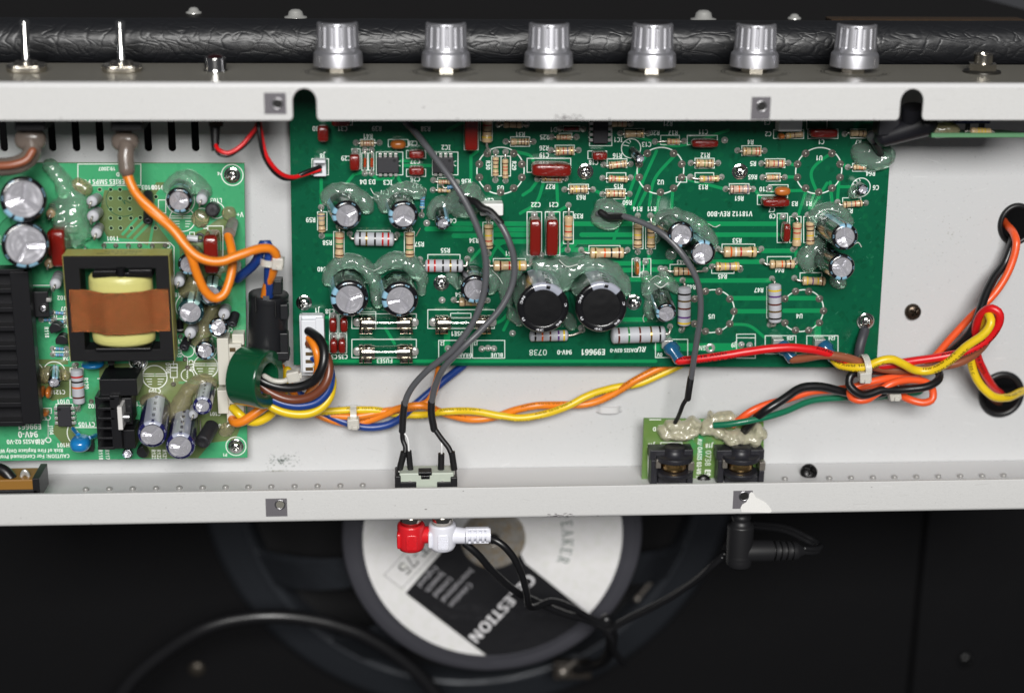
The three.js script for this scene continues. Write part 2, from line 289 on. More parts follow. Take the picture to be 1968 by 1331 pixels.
{ // six knobs: fluted cap above a flared skirt, on a threaded bush with a nut
  const H = 15.2, flutes = 16;
  const prof = (t) => { const y = t * H; if (y < 4.2) return 8.75 - 0.25 * (y / 4.2) ** 2; if (y < 5.6) { const q = (y - 4.2) / 1.4; return 8.5 - 0.95 * (q * q * (3 - 2 * q)); } if (y < H - 0.8) return 7.55 - 0.35 * (y - 5.6) / (H - 6.4); const q = (y - H + 0.8) / 0.8; return 7.2 - 0.8 * (1 - Math.sqrt(Math.max(0, 1 - q * q))); };
  const body = mergeVertices(new ParametricGeometry((u, v, o) => {
    const a = u * 2 * Math.PI, y = v * H; let r = prof(v);
    const m = Math.abs(((u * flutes) % 1) - 0.5) * 2, win = THREE.MathUtils.smoothstep(y, 6.4, 7.1) * (1 - THREE.MathUtils.smoothstep(y, H - 1.2, H - 0.7));
    r -= 0.55 * win * Math.sqrt(Math.max(0, 1 - (m / 0.46) ** 2));
    o.set(r * Math.sin(a), y, r * Math.cos(a));
  }, 256, 40)); 
  const capTop = lathe([[0, H - 0.5], [5.6, H - 0.5], [6.0, H], [6.41, H]], 48);
  const under = lathe([[3, 0.3], [8.3, 0.3], [8.75, 0]].reverse(), 48);
  const nut = creased(place(new THREE.CylinderGeometry(4.6, 4.6, 1.8, 6), V3(0, 0.9, 0)), 0.3), bush = place(cyl(3.3, 3.3, 1.6), V3(0, 2.4, 0));
  const knobPaint = M('knob_silver', '#cfcfd5', 0.4, 0.88);
  knobPx.forEach((px, i) => {
    const b = V3(P(px, 137, zKnob).x, yTop, zKnob), q = new THREE.Quaternion().setFromAxisAngle(Y, i * 0.61);
    const k = put('control_knob', body, knobPaint, chassis, b.clone().setY(yTop + 2.3), q);
    put('knob_cap', capTop, M('knob_face', '#3b3a3d', 0.4, 0.6), k, b.clone().setY(yTop + 2.3), q);
    put('knob_base', under, knobPaint, k, b.clone().setY(yTop + 2.3), q);
    put('nut', nut, nickel, k, b, new THREE.Quaternion().setFromAxisAngle(Y, Math.PI / 6 + (i % 3 - 1) * 0.12));
    put('bushing', bush, nickel, k, b, q);
    part('potentiometer', [place(lathe([[0, -11], [7.2, -11], [8, -10.4], [8, -1.4], [0, -1.3]], 36), b), place(box(15, 1.4, 12, 0.2), b.clone().add(V3(0, -9.5, -9)))], M('pot_case', '#4c4a46', 0.45, 0.5), chassis);
  });
}
{ // two toggle switches, indicator lamp, input jack nut
  const ring = []; for (let j = 0; j <= 10; j++) { const a = -Math.PI / 2 + j / 10 * Math.PI; ring.push([6.3 + 0.55 * Math.cos(a), 1.35 + 1.3 * Math.sin(a)]); }
  const knurl = mergeVertices(new ParametricGeometry((u, v, o) => { const a = u * 2 * Math.PI, b = -Math.PI / 2 + v * Math.PI, r = 6.25 + (0.55 + 0.12 * Math.sin(a * 44)) * Math.cos(b) ** 0.6; o.set(r * Math.cos(a), 1.35 + 1.3 * Math.sin(b), r * Math.sin(a)); }, 264, 12));
  for (const [px, tx, ty] of [[51, 46, 38], [234, 230, 40]]) {
    const b = V3(P(px, 137, 22).x, yTop, 22), top = P(tx, ty, 16.5), foot = b.clone().setY(yTop + 2);
    const sw = part('toggle_switch', place(lathe([[0, 0], [4.2, 0], [4.2, 3.2], [3.7, 3.6], [2.4, 3.8], [2.2, 3.4], [0, 3.3]]), b), nickel, chassis);
    put('knurled_nut', knurl, nickel, sw, b);
    put('nut_face', lathe([[4.2, 2.62], [6.26, 2.65]].reverse(), 40), nickel, sw, b);
    const L = top.clone().sub(foot), len = L.length();
    part('lever', place(lathe([[0, 0], [1.4, 0], [1.5, len * 0.4], [1.8, len - 1], [1.7, len - 0.4], [1.2, len], [0, len]], 28), foot, along(L)), chrome, sw);
  }
  const b = V3(P(414, 140, 21).x, yTop, 21);
  const lamp = part('indicator_lamp', place(lathe([[4.2, 0], [4.3, 0.6], [3.9, 1.0], [3.8, 4.6], [3.4, 5.0], [3.0, 5.0], [3.0, 4.2], [0, 4.2]]), b), chrome, chassis);
  part('lens', place(lathe([[2.9, 3.6], [2.9, 4.9], [2.4, 5.6], [1.3, 6.1], [0, 6.2]]), b), M('red_lens', '#22070a', 0.12, 0, { clearcoat: 1 }), lamp);
  const j = V3(P(1888, 137, 21).x, yTop, 21);
  const jack = part('input_jack', creased(place(new THREE.CylinderGeometry(5.4, 5.4, 2.6, 6).rotateY(Math.PI / 6 + 0.26), j.clone().setY(yTop + 2.1)), 0.3), nickel, chassis);
  part('washer', place(lathe([[3.5, 0.9], [6.6, 0.8], [6.8, 0.4], [6.8, 0]].reverse(), 40), j), M('jack_washer', '#3c3a36', 0.35, 0.6), jack);
  const th = []; for (let i = 0; i <= 12; i++) th.push([3.55 - (i % 2) * 0.25, 3.3 + i * 0.3]); 
  part('threaded_bush', place(lathe([...th, [2.6, 6.9], [2.6, 3]]), j), nickel, jack);
}
{ // bare zinc squares round the lid screw holes, with threaded holes
  const patches = [[508, 178, 549, 219, 533, 199, 0, 0.02], [1443, 186, 1482, 229, 1464, 204, 0, -0.05], [511, 957, 551, 992, 538, 969, 1, -0.03], [1408, 942, 1447, 977, 1430, 953, 0, 0]];
  for (const [x0, y0, x1, y1, hx, hy, filled, turn] of patches) {
    const a = P(x0, y1, D), b = P(x1, y0, D), h = P(hx, hy, D), s = rectShape(a.x, a.y, b.x, b.y); s.holes.push(holeAt(h, 1.7));
    const g = extr(s, D + 0.02, D + 0.16); 
    const m = part('nut_plate', g, M('bare_zinc', '#8d8a8f', 0.42, 0.5, { roughnessMap: smudge }), chassis);
    const collar = []; for (let i = 0; i <= 8; i++) { const q = i / 8 * Math.PI; collar.push([1.75 - 0.28 * Math.cos(q), D + 0.16 + 0.2 * Math.sin(q)]); }
    part('threaded_hole', place(lathe(collar, 28).rotateX(Math.PI / 2).translate(0, 0, 0), V3(h.x, h.y, 0)), zinc, m);
    part('hole_bottom', place(cyl(1.66, 1.66, 0.05, 24).rotateX(Math.PI / 2), V3(h.x, h.y, D + (filled ? 0.14 : 0.08))), filled ? M('screw_end', '#8f8d84', 0.45, 0.5) : M('hole_dark', '#0b0a0a', 0.7), m);
  }
  // torn scrap of white paper tape beside the lower right hole
  const t = nums('1425 983 1423 975 1427 968 1434 964 1438 956 1440 948 1444 944 1448 947 1452 955 1461 959 1469 963 1476 969 1481 976 1483 981 1480 984'), s = new THREE.Shape();
  for (let i = 0; i < t.length; i += 2) { const p = P(t[i], t[i + 1], D); i ? s.lineTo(p.x + rr(-0.08, 0.08), p.y + rr(-0.08, 0.08)) : s.moveTo(p.x, p.y); }
  part('tape_scrap', extr(s, D + 0.2, D + 0.32), M('torn_paper', '#e6e5e2', 0.8, 0, { bumpMap: fineBump, bumpScale: 0.00005 }), chassis);
}
{ // studs in a row on the bottom plate behind the lip
  const stud = lathe([[1.15, 0], [1.15, 0.75], [0.95, 1.15], [0.5, 1.35], [0, 1.4]], 18);
  for (const px of [164, 209, 254, 299, 344, 389, 433, 477, 521, 566, 610, 654, 697, 1508, 1593, 1635, 1677, 1718, 1760, 1802, 1844, 1886, 1927])
    put('stud', stud, M('stud_metal', '#a9a8a6', 0.35, 0.4), chassis, V3(P(px, 937, 17).x, yBot + 1.2, 17));
}
// pan head screw seen from the front; head and cross from one sheet of points
function screwHead(R, h) {
  return mergeVertices(new ParametricGeometry((u, v, o) => {
    const a = u * 2 * Math.PI, r = v * R, x = r * Math.cos(a), y = r * Math.sin(a);
    let z = v > 0.97 ? h * 0.2 : h * (0.45 + 0.55 * Math.sqrt(Math.max(0, 1 - (r / R) ** 2)));
    const arm = (p, q) => (1 - THREE.MathUtils.smoothstep(Math.abs(p), R * 0.09, R * 0.17)) * (1 - THREE.MathUtils.smoothstep(Math.abs(q), R * 0.42, R * 0.6));
    z -= h * 0.75 * Math.max(arm(x, y), arm(y, x));
    o.set(x, y, v === 1 ? 0 : z);
  }, 48, 22));
}
const screwGeo = screwHead(2.15, 1.9), washerGeo = lathe([[2, 0.75], [2.9, 0.6], [3.05, 0.35], [3.05, 0]].reverse(), 40).rotateX(Math.PI / 2);
function screw(parent, px, py, z, R = 2.15, washer = true, mat = chrome, axis = Z) {
  const p = P(px, py, z), q = along(axis, Z).multiply(new THREE.Quaternion().setFromAxisAngle(Z, rnd() * 3));
  const s = put('screw', R === 2.15 ? screwGeo : screwHead(R, R * 0.85), mat, parent, p.clone().setZ(z + (washer ? 0.7 : 0)), q);
  if (washer) put('washer', washerGeo, mat, s, p);
  return s;
}
{ // loose bits of the wall: dark screw, rubber grommets, tie bridges, black screw low on the right
  screw(chassis, 1754, 598, 0, 3.2, false, M('browned_screw', '#4a4036', 0.3, 0.8)).userData.label = 'brown tarnished screw in the bare wall';
  screw(chassis, 1554, 908, 12, 3.4, false, M('black_screw', '#121213', 0.3, 0.3), V3(0, 0.62, 0.78)).userData.label = 'black cross head screw at the foot of the wall';
  for (const [px, py, rx, ry] of [[1953, 430, 6.3, 7.3], [1925, 757, 8.1, 8.5]]) {
    const g = new THREE.TorusGeometry(1, 0.16, 14, 48); g.scale(rx, ry, 8); part('rubber_grommet', place(g, P(px, py, 0).setZ(0.3)), M('rubber', '#141416', 0.4), chassis);
  }
  for (const [px, py] of [[1170, 785], [672, 784]]) {
    const c = P(px, py, 0), s = new THREE.CatmullRomCurve3([V3(-6, 0, -0.9), V3(-4.6, 0, 0.1), V3(-3, 0, 1.7), V3(3, 0, 1.7), V3(4.6, 0, 0.1), V3(6, 0, -0.9)]);
    const g = new ParametricGeometry((u, v, o) => { s.getPoint(u, o); const k = (v * 4) % 4, e = [[-1.3, -0.3], [1.3, -0.3], [1.3, 0.3], [-1.3, 0.3], [-1.3, -0.3]], i = Math.min(3, Math.floor(k)), t = k - i; o.y += e[i][0] * (1 - t) + e[i + 1][0] * t; o.z += e[i][1] * (1 - t) + e[i + 1][1] * t; }, 30, 16);
    part('tie_bridge', place(creased(g, 0.7), c), paint, chassis);
  }
}

// ================================================================ circuit boards
// lays prints out on a board: photograph pixels -> the board's own millimetres -> its texture
function printer(zb, x0, y0, x1, y1, W, draw) {
  const k = W / (x1 - x0), H = Math.round((y1 - y0) * k), s = mmPx(zb) * k;
  const bc = document.createElement('canvas'); bc.width = W; bc.height = H; const b = bc.getContext('2d'); b.fillStyle = '#404040'; b.fillRect(0, 0, W, H);
  const tex = canvasTex(W, H, (c) => {
    const to = (px, py) => { const p = P(px, py, zb); return [(p.x - x0) * k, (y1 - p.y) * k]; };
    const o = {
      c, b, W, H, s, to,
      line(str, w, col, c = o.c) { const n = nums(str); c.strokeStyle = col; c.lineWidth = w * s; c.lineJoin = c.lineCap = 'round'; c.beginPath(); for (let i = 0; i < n.length; i += 2) { const [x, y] = to(n[i], n[i + 1]); i ? c.lineTo(x, y) : c.moveTo(x, y); } c.stroke(); },
      curve(str, w, col, c = o.c) { const n = nums(str), v = []; for (let i = 0; i < n.length; i += 2) v.push(V3(...to(n[i], n[i + 1]), 0)); c.strokeStyle = col; c.lineWidth = w * s; c.lineCap = 'round'; c.beginPath(); new THREE.CatmullRomCurve3(v).getPoints(30).forEach((p, i) => (i ? c.lineTo(p.x, p.y) : c.moveTo(p.x, p.y))); c.stroke(); },
      rect(str, col = '#e8ece6', w = 1.7) { const [a, b, d, e] = nums(str); o.line(`${a} ${b} ${d} ${b} ${d} ${e} ${a} ${e} ${a} ${b}`, w, col); },
      circ(px, py, r, col = '#e8ece6', w = 1.8, a0 = 0, a1 = 6.2832) { const [x, y] = to(px, py); c.strokeStyle = col; c.lineWidth = w * s; c.beginPath(); c.arc(x, y, r * s, a0, a1); c.stroke(); },
      dot(px, py, r, col) { const [x, y] = to(px, py); c.fillStyle = col; c.beginPath(); c.arc(x, y, r * s, 0, 6.3); c.fill(); },
      text(str, px, py, size = 12.5, rot = 180, col = '#eef1ec', face = 'bold', wide = 0.86) { const [x, y] = to(px, py); c.save(); c.translate(x, y); c.rotate(rot * Math.PI / 180); c.scale(wide, 1); c.font = `${face} ${size * s}px sans-serif`; c.textAlign = 'center'; c.textBaseline = 'middle'; c.fillStyle = col; c.fillText(str, 0, 0); c.restore(); },
      blotch(px, py, r, col, n = 40, a = 0.12) { for (let i = 0; i < n; i++) { const t = rnd() * 6.3, q = Math.sqrt(rnd()) * r; const [x, y] = to(px + Math.cos(t) * q, py + Math.sin(t) * q); c.fillStyle = col; c.globalAlpha = a; c.beginPath(); c.ellipse(x, y, rr(0.1, 0.4) * r * s, rr(0.08, 0.3) * r * s, rnd() * 3, 0, 6.3); c.fill(); } c.globalAlpha = 1; },
    };
    draw(o);
  });
  const bump = new THREE.CanvasTexture(bc); return { tex, bump };
}
function boardSheet(corners, zb, thick, tex, edge, parent, name = 'board', rough = 0.2) {
  const n = nums(corners), s = new THREE.Shape(); let x0 = 1e9, y0 = 1e9, x1 = -1e9, y1 = -1e9;
  for (let i = 0; i < n.length; i += 2) { const p = P(n[i], n[i + 1], zb); i ? s.lineTo(p.x, p.y) : s.moveTo(p.x, p.y); x0 = Math.min(x0, p.x); x1 = Math.max(x1, p.x); y0 = Math.min(y0, p.y); y1 = Math.max(y1, p.y); }
  s.closePath();
  const t = tex(x0, y0, x1, y1);
  const g = extr(s, zb - thick, zb), p = g.attributes.position, u = g.attributes.uv;
  for (let i = 0; i < p.count; i++) u.setXY(i, (p.getX(i) - x0) / (x1 - x0), (p.getY(i) - y0) / (y1 - y0));
  parent.updateMatrixWorld(true); g.applyMatrix4(parent.matrixWorld.clone().invert());
  const m = new THREE.Mesh(g, [M(name + '_face_' + zb, '#ffffff', rough, 0, { map: t.tex, bumpMap: t.bump, bumpScale: 0.00007, specularIntensity: 0.9 }), edge]);
  m.name = name; m.castShadow = m.receiveShadow = true; parent.add(m); return m;
}
const padGeo = lathe([[1.3, 0], [1.22, 0.22], [0.95, 0.5], [0.62, 0.8], [0.5, 1.25], [0.3, 1.5], [0, 1.55]], 18).rotateX(Math.PI / 2);
function pad(B, px, py, r = 6, mat = tin) {
  const m = put('solder_joint', padGeo, mat, B.g, P(px, py, B.z), new THREE.Quaternion().setFromAxisAngle(Z, rnd() * 6));
  const k = r * mmPx(B.z) / 1.3; m.scale.set(k, k, rr(0.6, 1)); return m;
}
// resistor: dog-bone body between two pixels, colour bands, bent wire ends
function dogbone(t, D, fat) { const e = Math.min(t, 1 - t); const end = Math.sqrt(Math.max(0, 1 - Math.max(0, 1 - e / 0.06) ** 2)); return D / 2 * end * (1 - fat * THREE.MathUtils.smoothstep(e, 0.2, 0.28)); }
function R(B, s, mat, bands, pa, pb, dz = 0) {
  let [x0, y0, x1, y1, dpx] = nums(s); if (Math.abs(x1 - x0) > Math.abs(y1 - y0)) { y0 += rr(-0.9, 0.9); y1 += rr(-0.9, 0.9); } else { x0 += rr(-0.9, 0.9); x1 += rr(-0.9, 0.9); }
  const d = dpx * mmPx(B.z), z = B.z + d / 2 + 0.5 + dz, a = P(x0, y0, z), b = P(x1, y1, z), L = a.distanceTo(b), dir = b.clone().sub(a).normalize();
  const fat = mat === greyR ? 0.0 : 0.13, pr = [];
  for (let i = 0; i <= 30; i++) { const t = i < 6 ? (i / 6) ** 2 * 0.06 : i > 24 ? 1 - ((30 - i) / 6) ** 2 * 0.06 : 0.06 + (i - 6) / 18 * 0.88; pr.push([dogbone(t, d, fat), t * L - L / 2]); }
  const mid = a.clone().add(b).multiplyScalar(0.5), q = along(dir);
  const m = put('resistor', lathe(pr, 24), mat, B.g, mid, q);
  for (const [, c, at] of bands.matchAll(/([a-z])(\d\d)/g)) {
    const t = at / 100, w = Math.min(0.05, 0.7 / L), rg = []; for (let i = 0; i <= 2; i++) { const tt = t - w / 2 + w * i / 2; rg.push([dogbone(tt, d, fat) + 0.025, tt * L - L / 2]); }
    put('colour_band', lathe(rg, 24), bandMat(c), m, mid, q);
  }
  for (const [end, px, out] of [[a, pa, dir.clone().negate()], [b, pb, dir]]) {
    if (!px) continue; const [u, v] = nums(px), f = P(u, v, B.z + 0.2), k = 0.38 + d * 0.02, e = end.clone().addScaledVector(out, -0.2);
    const knee = f.clone().setZ(z * 0.7 + B.z * 0.3), pts = [e, end.clone().addScaledVector(out, Math.min(1, end.distanceTo(knee) * 0.4)), knee.clone().lerp(end, 0.12), knee.clone().setZ((knee.z + f.z) / 2), f];
    part('lead', tubeOf(pts, k, 0, 8), leadMat, m); pad(B, u, v, 6);
  }
  return m;
}
// electrolytic capacitor from base pixel to top pixel
const cans = {};
function canTex(kind) {
  return cans[kind] ??= canvasTex(1024, 256, (c, W, H) => {                 // across: round the can; down: from the metal top (0) to the foot
    const base = { black: '#131317', blue: '#1c1c52', teal: '#0f3036', big: '#121215' }[kind], mark = { black: '#8fbcd4', blue: '#a9aebf', teal: '#9fc4bf', big: '#a3a7b4' }[kind];
    c.fillStyle = base; c.fillRect(0, 0, W, H); c.fillStyle = mark;
    if (kind === 'black' || kind === 'teal') { c.fillRect(0, 0, 70, H); c.fillRect(92, 0, 70, H); c.fillStyle = base; for (let y = 60; y < H; y += 60) c.fillRect(66, y, 30, 18); }
    else { c.fillRect(0, 0, 210, H); c.fillStyle = base; c.fillRect(88, 14, 30, 40); for (let y = 84; y < H; y += 34) c.fillRect(88, y, 34, 17); }
    c.fillStyle = kind === 'big' ? '#e9e9ee' : mark; c.textBaseline = 'middle'; c.textAlign = 'center';
    const ring = kind === 'big' ? ['NC', 'U', '4C', '98', 'C'] : ['25', '100', 'C', '85', 'M'];
    ring.forEach((t, i) => { c.save(); c.translate(330 + i * 150, 44); c.scale(1.4, 1); c.font = 'bold 34px sans-serif'; c.fillText(t, 0, 0); c.restore(); });
    c.font = 'bold 40px sans-serif'; c.fillText(kind === 'big' ? '400V 22uF' : '25V 100uF', 560, 150); c.font = '26px sans-serif'; c.fillText('105 C', 860, 180);
  });
}
function can(B, s, kind = 'black', h = 17, turn = 0, more = {}) {
  const [bx, by, tx, ty, rpx] = nums(s), r = rpx * mmPx(B.z + h), b = P(bx, by, B.z + 0.1), t = P(tx, ty, B.z + h), ax = t.clone().sub(b), L = ax.length(), q = along(ax);
  q.multiply(new THREE.Quaternion().setFromAxisAngle(Y, turn));
  const e = Math.min(1.4, r * 0.25), pr = [[r * 0.9, 0], [r, e * 0.4], [r, 2.0], [r * 0.95, 2.6], [r, 3.2]], top = [];
  for (let i = 0; i <= 6; i++) { const a = i / 6 * Math.PI / 2; top.push([r - e + e * Math.cos(a), L - e + e * Math.sin(a)]); }
  const inner = r * (more.inner ?? 0.72);
  const full = [...pr, [r, L * 0.6], ...top, [inner + 0.25, L - 0.02], [inner, L - 0.35]];
  const g = lathe(full, 56), uv = g.attributes.uv, pos = g.attributes.position;
  for (let i = 0; i < uv.count; i++) { const y = pos.getY(i), rad = Math.hypot(pos.getX(i), pos.getZ(i)); uv.setY(i, y > L - e * 1.01 && rad < r - e * 0.15 ? 1 - 0.32 * (rad - inner) / (r - inner) : 0.66 - (L - y) / L * 0.64); }
  const m = put('capacitor', g, M('can_' + kind, '#ffffff', 0.22, 0, { map: canTex(kind), clearcoat: 0.8, clearcoatRoughness: 0.08 }), B.g, b, q, more.label);
  const plate = new ParametricGeometry((u, v, o) => {
    const a = u * 2 * Math.PI, rad = v * (inner + 0.1), x = rad * Math.cos(a), y = rad * Math.sin(a); let dd = 9;
    for (let k = 0; k < 3; k++) { const c = Math.cos(k * 2.0944), w = Math.sin(k * 2.0944), al = x * c + y * w; if (al > 0 && al < inner * 0.9) dd = Math.min(dd, Math.abs(-x * w + y * c)); else dd = Math.min(dd, Math.hypot(x, y) + 0.02); }
    const lift = [0.75, -0.25, 0.3][Math.floor((((a + 7) / 2.0944) % 3 + 3) % 3)] * rad / inner;
    if (kind === 'big') { o.set(x, L - 0.4 + 0.12 * Math.cos(rad / inner * 1.57) + 0.1 * fbm(x * 0.2, y * 0.2, tx, 2), -y); return; }
    o.set(x, L - 0.3 - 0.3 * (1 - THREE.MathUtils.smoothstep(dd, 0.08, 0.5)) + lift * 0.9 * THREE.MathUtils.smoothstep(dd, 0.1, 1.2), -y);
  }, 72, 18);
  put('capacitor_top', plate, kind === 'big' ? M('sleeve_top', '#101012', 0.3, 0, { clearcoat: 0.4 }) : alu, m, b, q.clone().multiply(new THREE.Quaternion().setFromAxisAngle(Y, more.y ?? 0.5)));
  return m;
}
// red film capacitor, orange disc, chip, header
function film(B, px, py, wpx, hpx, deep, mat = redCap, e = 0.42, tilt = 0) {
  const k = mmPx(B.z + deep * 0.6), c = P(px, py, B.z + deep * 0.55 + 0.4);
  return put('film_capacitor', pillow(wpx * k, hpx * k, deep, e), mat, B.g, c, new THREE.Quaternion().setFromAxisAngle(Z, tilt));
}
function disc(B, px, py, wpx, hpx, mat = discCap, deep = 5) {
  const k = mmPx(B.z + 3); return put('disc_capacitor', pillow(wpx * k, hpx * k, deep, 0.8), mat, B.g, P(px, py, B.z + deep / 2 + 0.5));
}
function chip(B, x0, y0, x1, y1, vertical = false, notchUp = 1) {
  const a = P(x0, y1, B.z + 3.6), b = P(x1, y0, B.z + 3.6), w = b.x - a.x, h = b.y - a.y, c = V3((a.x + b.x) / 2, (a.y + b.y) / 2, B.z + 2.1);
  const body = box(w, h, 3, 0.35); const m = put('chip', body, icPl, B.g, c);
  const dot = place(cyl(0.55, 0.55, 0.06, 20).rotateX(Math.PI / 2), c.clone().add(vertical ? V3(-w * 0.3, h * 0.36, 1.5) : V3(w * 0.3, h * 0.3, 1.5)));
  part('index_mark', dot, M('chip_dot', '#141417', 0.4), m);
  const pin = (() => { const s = new THREE.Shape(); s.moveTo(-0.2, 0); s.lineTo(1.15, 0); s.quadraticCurveTo(1.4, 0, 1.4, -0.3); s.lineTo(1.5, -3); s.lineTo(1.2, -3); s.lineTo(1.1, -0.35); s.lineTo(-0.2, -0.25); s.closePath(); const g = extr(s, -0.55, 0.55, 0.05); return g; })();
  for (let i = 0; i < 4; i++) for (const sd of [-1, 1]) {
    const t = (i - 1.5) * 2.3 * (vertical ? h : w) / 9.6;
    const q = new THREE.Quaternion(); const mt = new THREE.Matrix4();
    if (vertical) mt.makeBasis(V3(sd, 0, 0), V3(0, 0, 1), V3(0, -sd, 0)); else mt.makeBasis(V3(0, sd, 0), V3(0, 0, 1), V3(sd, 0, 0));
    q.setFromRotationMatrix(mt); put('pin', pin, tin, m, c.clone().add(vertical ? V3(sd * w / 2, t, 0.5) : V3(t, sd * h / 2, 0.5)), q);
  }
  return m;
}
const white = '#e8ece6';

// ---------------------------------------------------------------- the amplifier board, right
const ZB = 10;
const mainBoard = thing('circuit_board', 'large dark green amplifier circuit board on the right, crowded with resistors and hot glue', 'circuit board', P(1120, 460, ZB), 'green circuit boards');
delete mainBoard.userData.group;
const B = { g: mainBoard, z: ZB };
const sockets = [[962, 328, 43, 90, 'U3', 962, 361], [1269.5, 328, 43, 90, 'U2', 1270, 350], [1574, 328, 43, 90, 'U1', 1575, 303], [1369, 598, 42, 180, 'U5', 1368, 608], [1542, 597, 41, 180, 'U4', 1537, 607]];
const copper = '#148a52';
boardSheet('555 150 1721 150 1685 706 564 701', ZB, 1.6, (x0, y0, x1, y1) => printer(ZB, x0, y0, x1, y1, 2048, (o) => {
  const { c, W, H } = o;
  c.fillStyle = '#0a553a'; c.fillRect(0, 0, W, H);
  for (let i = 0; i < 2600; i++) { c.fillStyle = rnd() < 0.5 ? 'rgba(30,140,85,0.10)' : 'rgba(0,25,15,0.10)'; c.beginPath(); c.ellipse(rnd() * W, rnd() * H, 1 + rnd() * 14, 1 + rnd() * 9, rnd() * 3, 0, 6.3); c.fill(); }
  const tr = (s, w = 6) => { o.line(s, w, copper); o.line(s, w, '#b0b0b0', b2); }, bus = (s, w = 9) => tr(s, w), b2 = o.b;
  const cv = (s, w = 5) => { o.curve(s, w, copper); o.curve(s, w, '#b0b0b0', b2); };
  // copper under the lacquer
  for (const s of ['872 430 1013 430', '949 441 1013 441', '950 451 1013 451', '955 464 1013 464', '872 453 930 453', '1104 430 1215 430', '1118 451 1215 451', '1105 465 1215 465', '1340 430 1490 430', '1374 451 1495 451', '1180 506 1240 506', '1195 519 1240 519', '1210 537 1310 537', '1255 503 1290 503', '1255 518 1285 518', '1330 503 1462 503', '1320 539 1484 539', '1470 482 1525 482', '1200 614 1240 614', '820 440 905 440']) bus(s);
  for (const s of ['1404 573 1475 573', '1412 598 1475 598', '1508 573 1568 573', '1508 597 1575 597', '1100 480 1130 480', '1450 482 1475 482']) bus(s, 9);
  bus('1264 667 1420 667', 16); bus('600 694 1260 694', 7);
  for (const s of ['617 345 617 395', '664 355 680 335 696 331', '716 336 724 344 752 344 762 334', '762 336 775 360', '770 309 800 309', '776 318 830 318', '624 452 648 452', '760 450 790 450', '905 500 925 478 935 472', '895 380 905 350 905 300 918 290', '1092 395 1062 412', '1034 346 1020 365 1005 375', '1070 352 1072 395', '1139 364 1160 374', '620 610 640 610', '622 655 640 664', '968 634 985 600', '862 640 862 660', '740 630 758 660', '1293 365 1291 400', '1311 342 1400 365', '1452 365 1462 380', '1500 420 1500 412', '1596 350 1600 390', '1613 345 1610 385', '1612 359 1640 359', '1550 365 1535 412', '1565 372 1556 400', '1530 480 1531 512', '1625 318 1612 315', '1515 314 1532 318', '1508 340 1532 340', '1478 367 1545 366', '1268 372 1248 480 1246 520', '1243 365 1226 400', '1086 460 1060 500', '945 460 1000 520']) tr(s, 6);
  for (const s of ['1245 293 1225 330 1200 400 1180 460', '1262 290 1235 350 1215 400', '1300 295 1258 345 1248 395', '1575 380 1560 330 1590 300 1600 296', '938 505 960 470 1010 462', '905 625 960 618 975 604', '1405 623 1440 626 1470 648', '985 290 1020 300 1025 310', '1590 352 1560 400', '1215 260 1300 280 1400 250', '860 250 900 232 940 240', '1000 410 1030 390 1045 350']) cv(s, 6);
  tr('1572 622 1572 648', 13); tr('858 638 858 672', 10); tr('1060 490 1105 470', 8); tr('1195 483 1195 490', 8);
  o.blotch(1560, 640, 60, '#1e7a50', 20, 0.1); o.blotch(900, 420, 120, '#0d6a42', 30, 0.08);
  for (const [x, y, r, g] of sockets) { const gap = g === 90 ? -Math.PI / 2 : Math.PI; if (g === 90) o.circ(x, y, r + 1, white, 2.4, 0, 6.2832); else o.circ(x, y, r + 1, white, 2.4, Math.PI + 0.5, Math.PI + 0.5 + 5.3); }
  // outlines
  for (const s of ['599 305 631 336', '640 200 677 240', '692 268 720 281', '746 268 784 282', '676 286 692 324', '695 294 706 327', '708 294 718 327', '723 292 774 336', '831 292 880 336', '781 289 818 304', '781 325 818 339', '841 341 872 366', '610 407 628 442', '641 445 661 496', '686 443 750 460', '777 445 796 496', '892 230 919 288', '923 228 946 270', '968 236 1004 244', '981 263 1018 281', '945 300 981 338', '963 300 981 338', '1067 279 1104 297', '1013 304 1097 331', '1041 338 1080 350', '1093 354 1131 372', '1130 290 1166 305', '1133 225 1176 280', '1167 305 1205 322', '1166 332 1203 350', '1164 363 1202 382', '1200 247 1238 264', '1083 242 1114 252', '1075 256 1099 268', '1270 260 1306 278', '1321 260 1379 278', '1336 304 1373 323', '1336 332 1372 350', '1426 280 1463 299', '1471 305 1509 322', '1473 333 1500 348', '1402 353 1440 372', '1478 355 1515 368', '1456 375 1514 393', '1494 410 1514 466', '1639 314 1666 329', '1620 380 1655 394', '1013 407 1041 490', '1048 407 1076 490', '1083 407 1102 468', '1132 472 1192 488', '1215 497 1230 532', '1237 497 1251 532', '1217 426 1236 478', '1241 426 1260 478', '928 427 947 470', '948 497 1010 515', '822 489 884 512', '676 603 800 631', '676 652 800 687', '692 599 722 632', '822 595 950 631', '866 602 905 611', '843 654 905 688', '908 654 970 688', '578 604 622 690', '633 604 648 640', '651 604 666 640', '633 642 648 678', '651 642 666 678', '1288 508 1333 524', '1368 508 1411 525', '1388 469 1451 487', '1475 493 1521 510', '1538 524 1580 540', '1474 551 1489 611', '1260 652 1322 687', '1416 642 1452 688', '1416 649 1452 649', '1471 645 1530 680', '1551 645 1611 680', '1551 230 1590 248', '1487 249 1545 266', '1553 248 1611 266', '1635 248 1665 265', '1300 340 1320 350', '880 600 880 600', '1518 416 1540 466', '1545 416 1566 466']) o.rect(s);
  o.circ(769, 314, 4.5, white, 1.7, Math.PI / 2, Math.PI * 1.5); o.circ(876, 314, 4.5, white, 1.7, Math.PI / 2, Math.PI * 1.5);
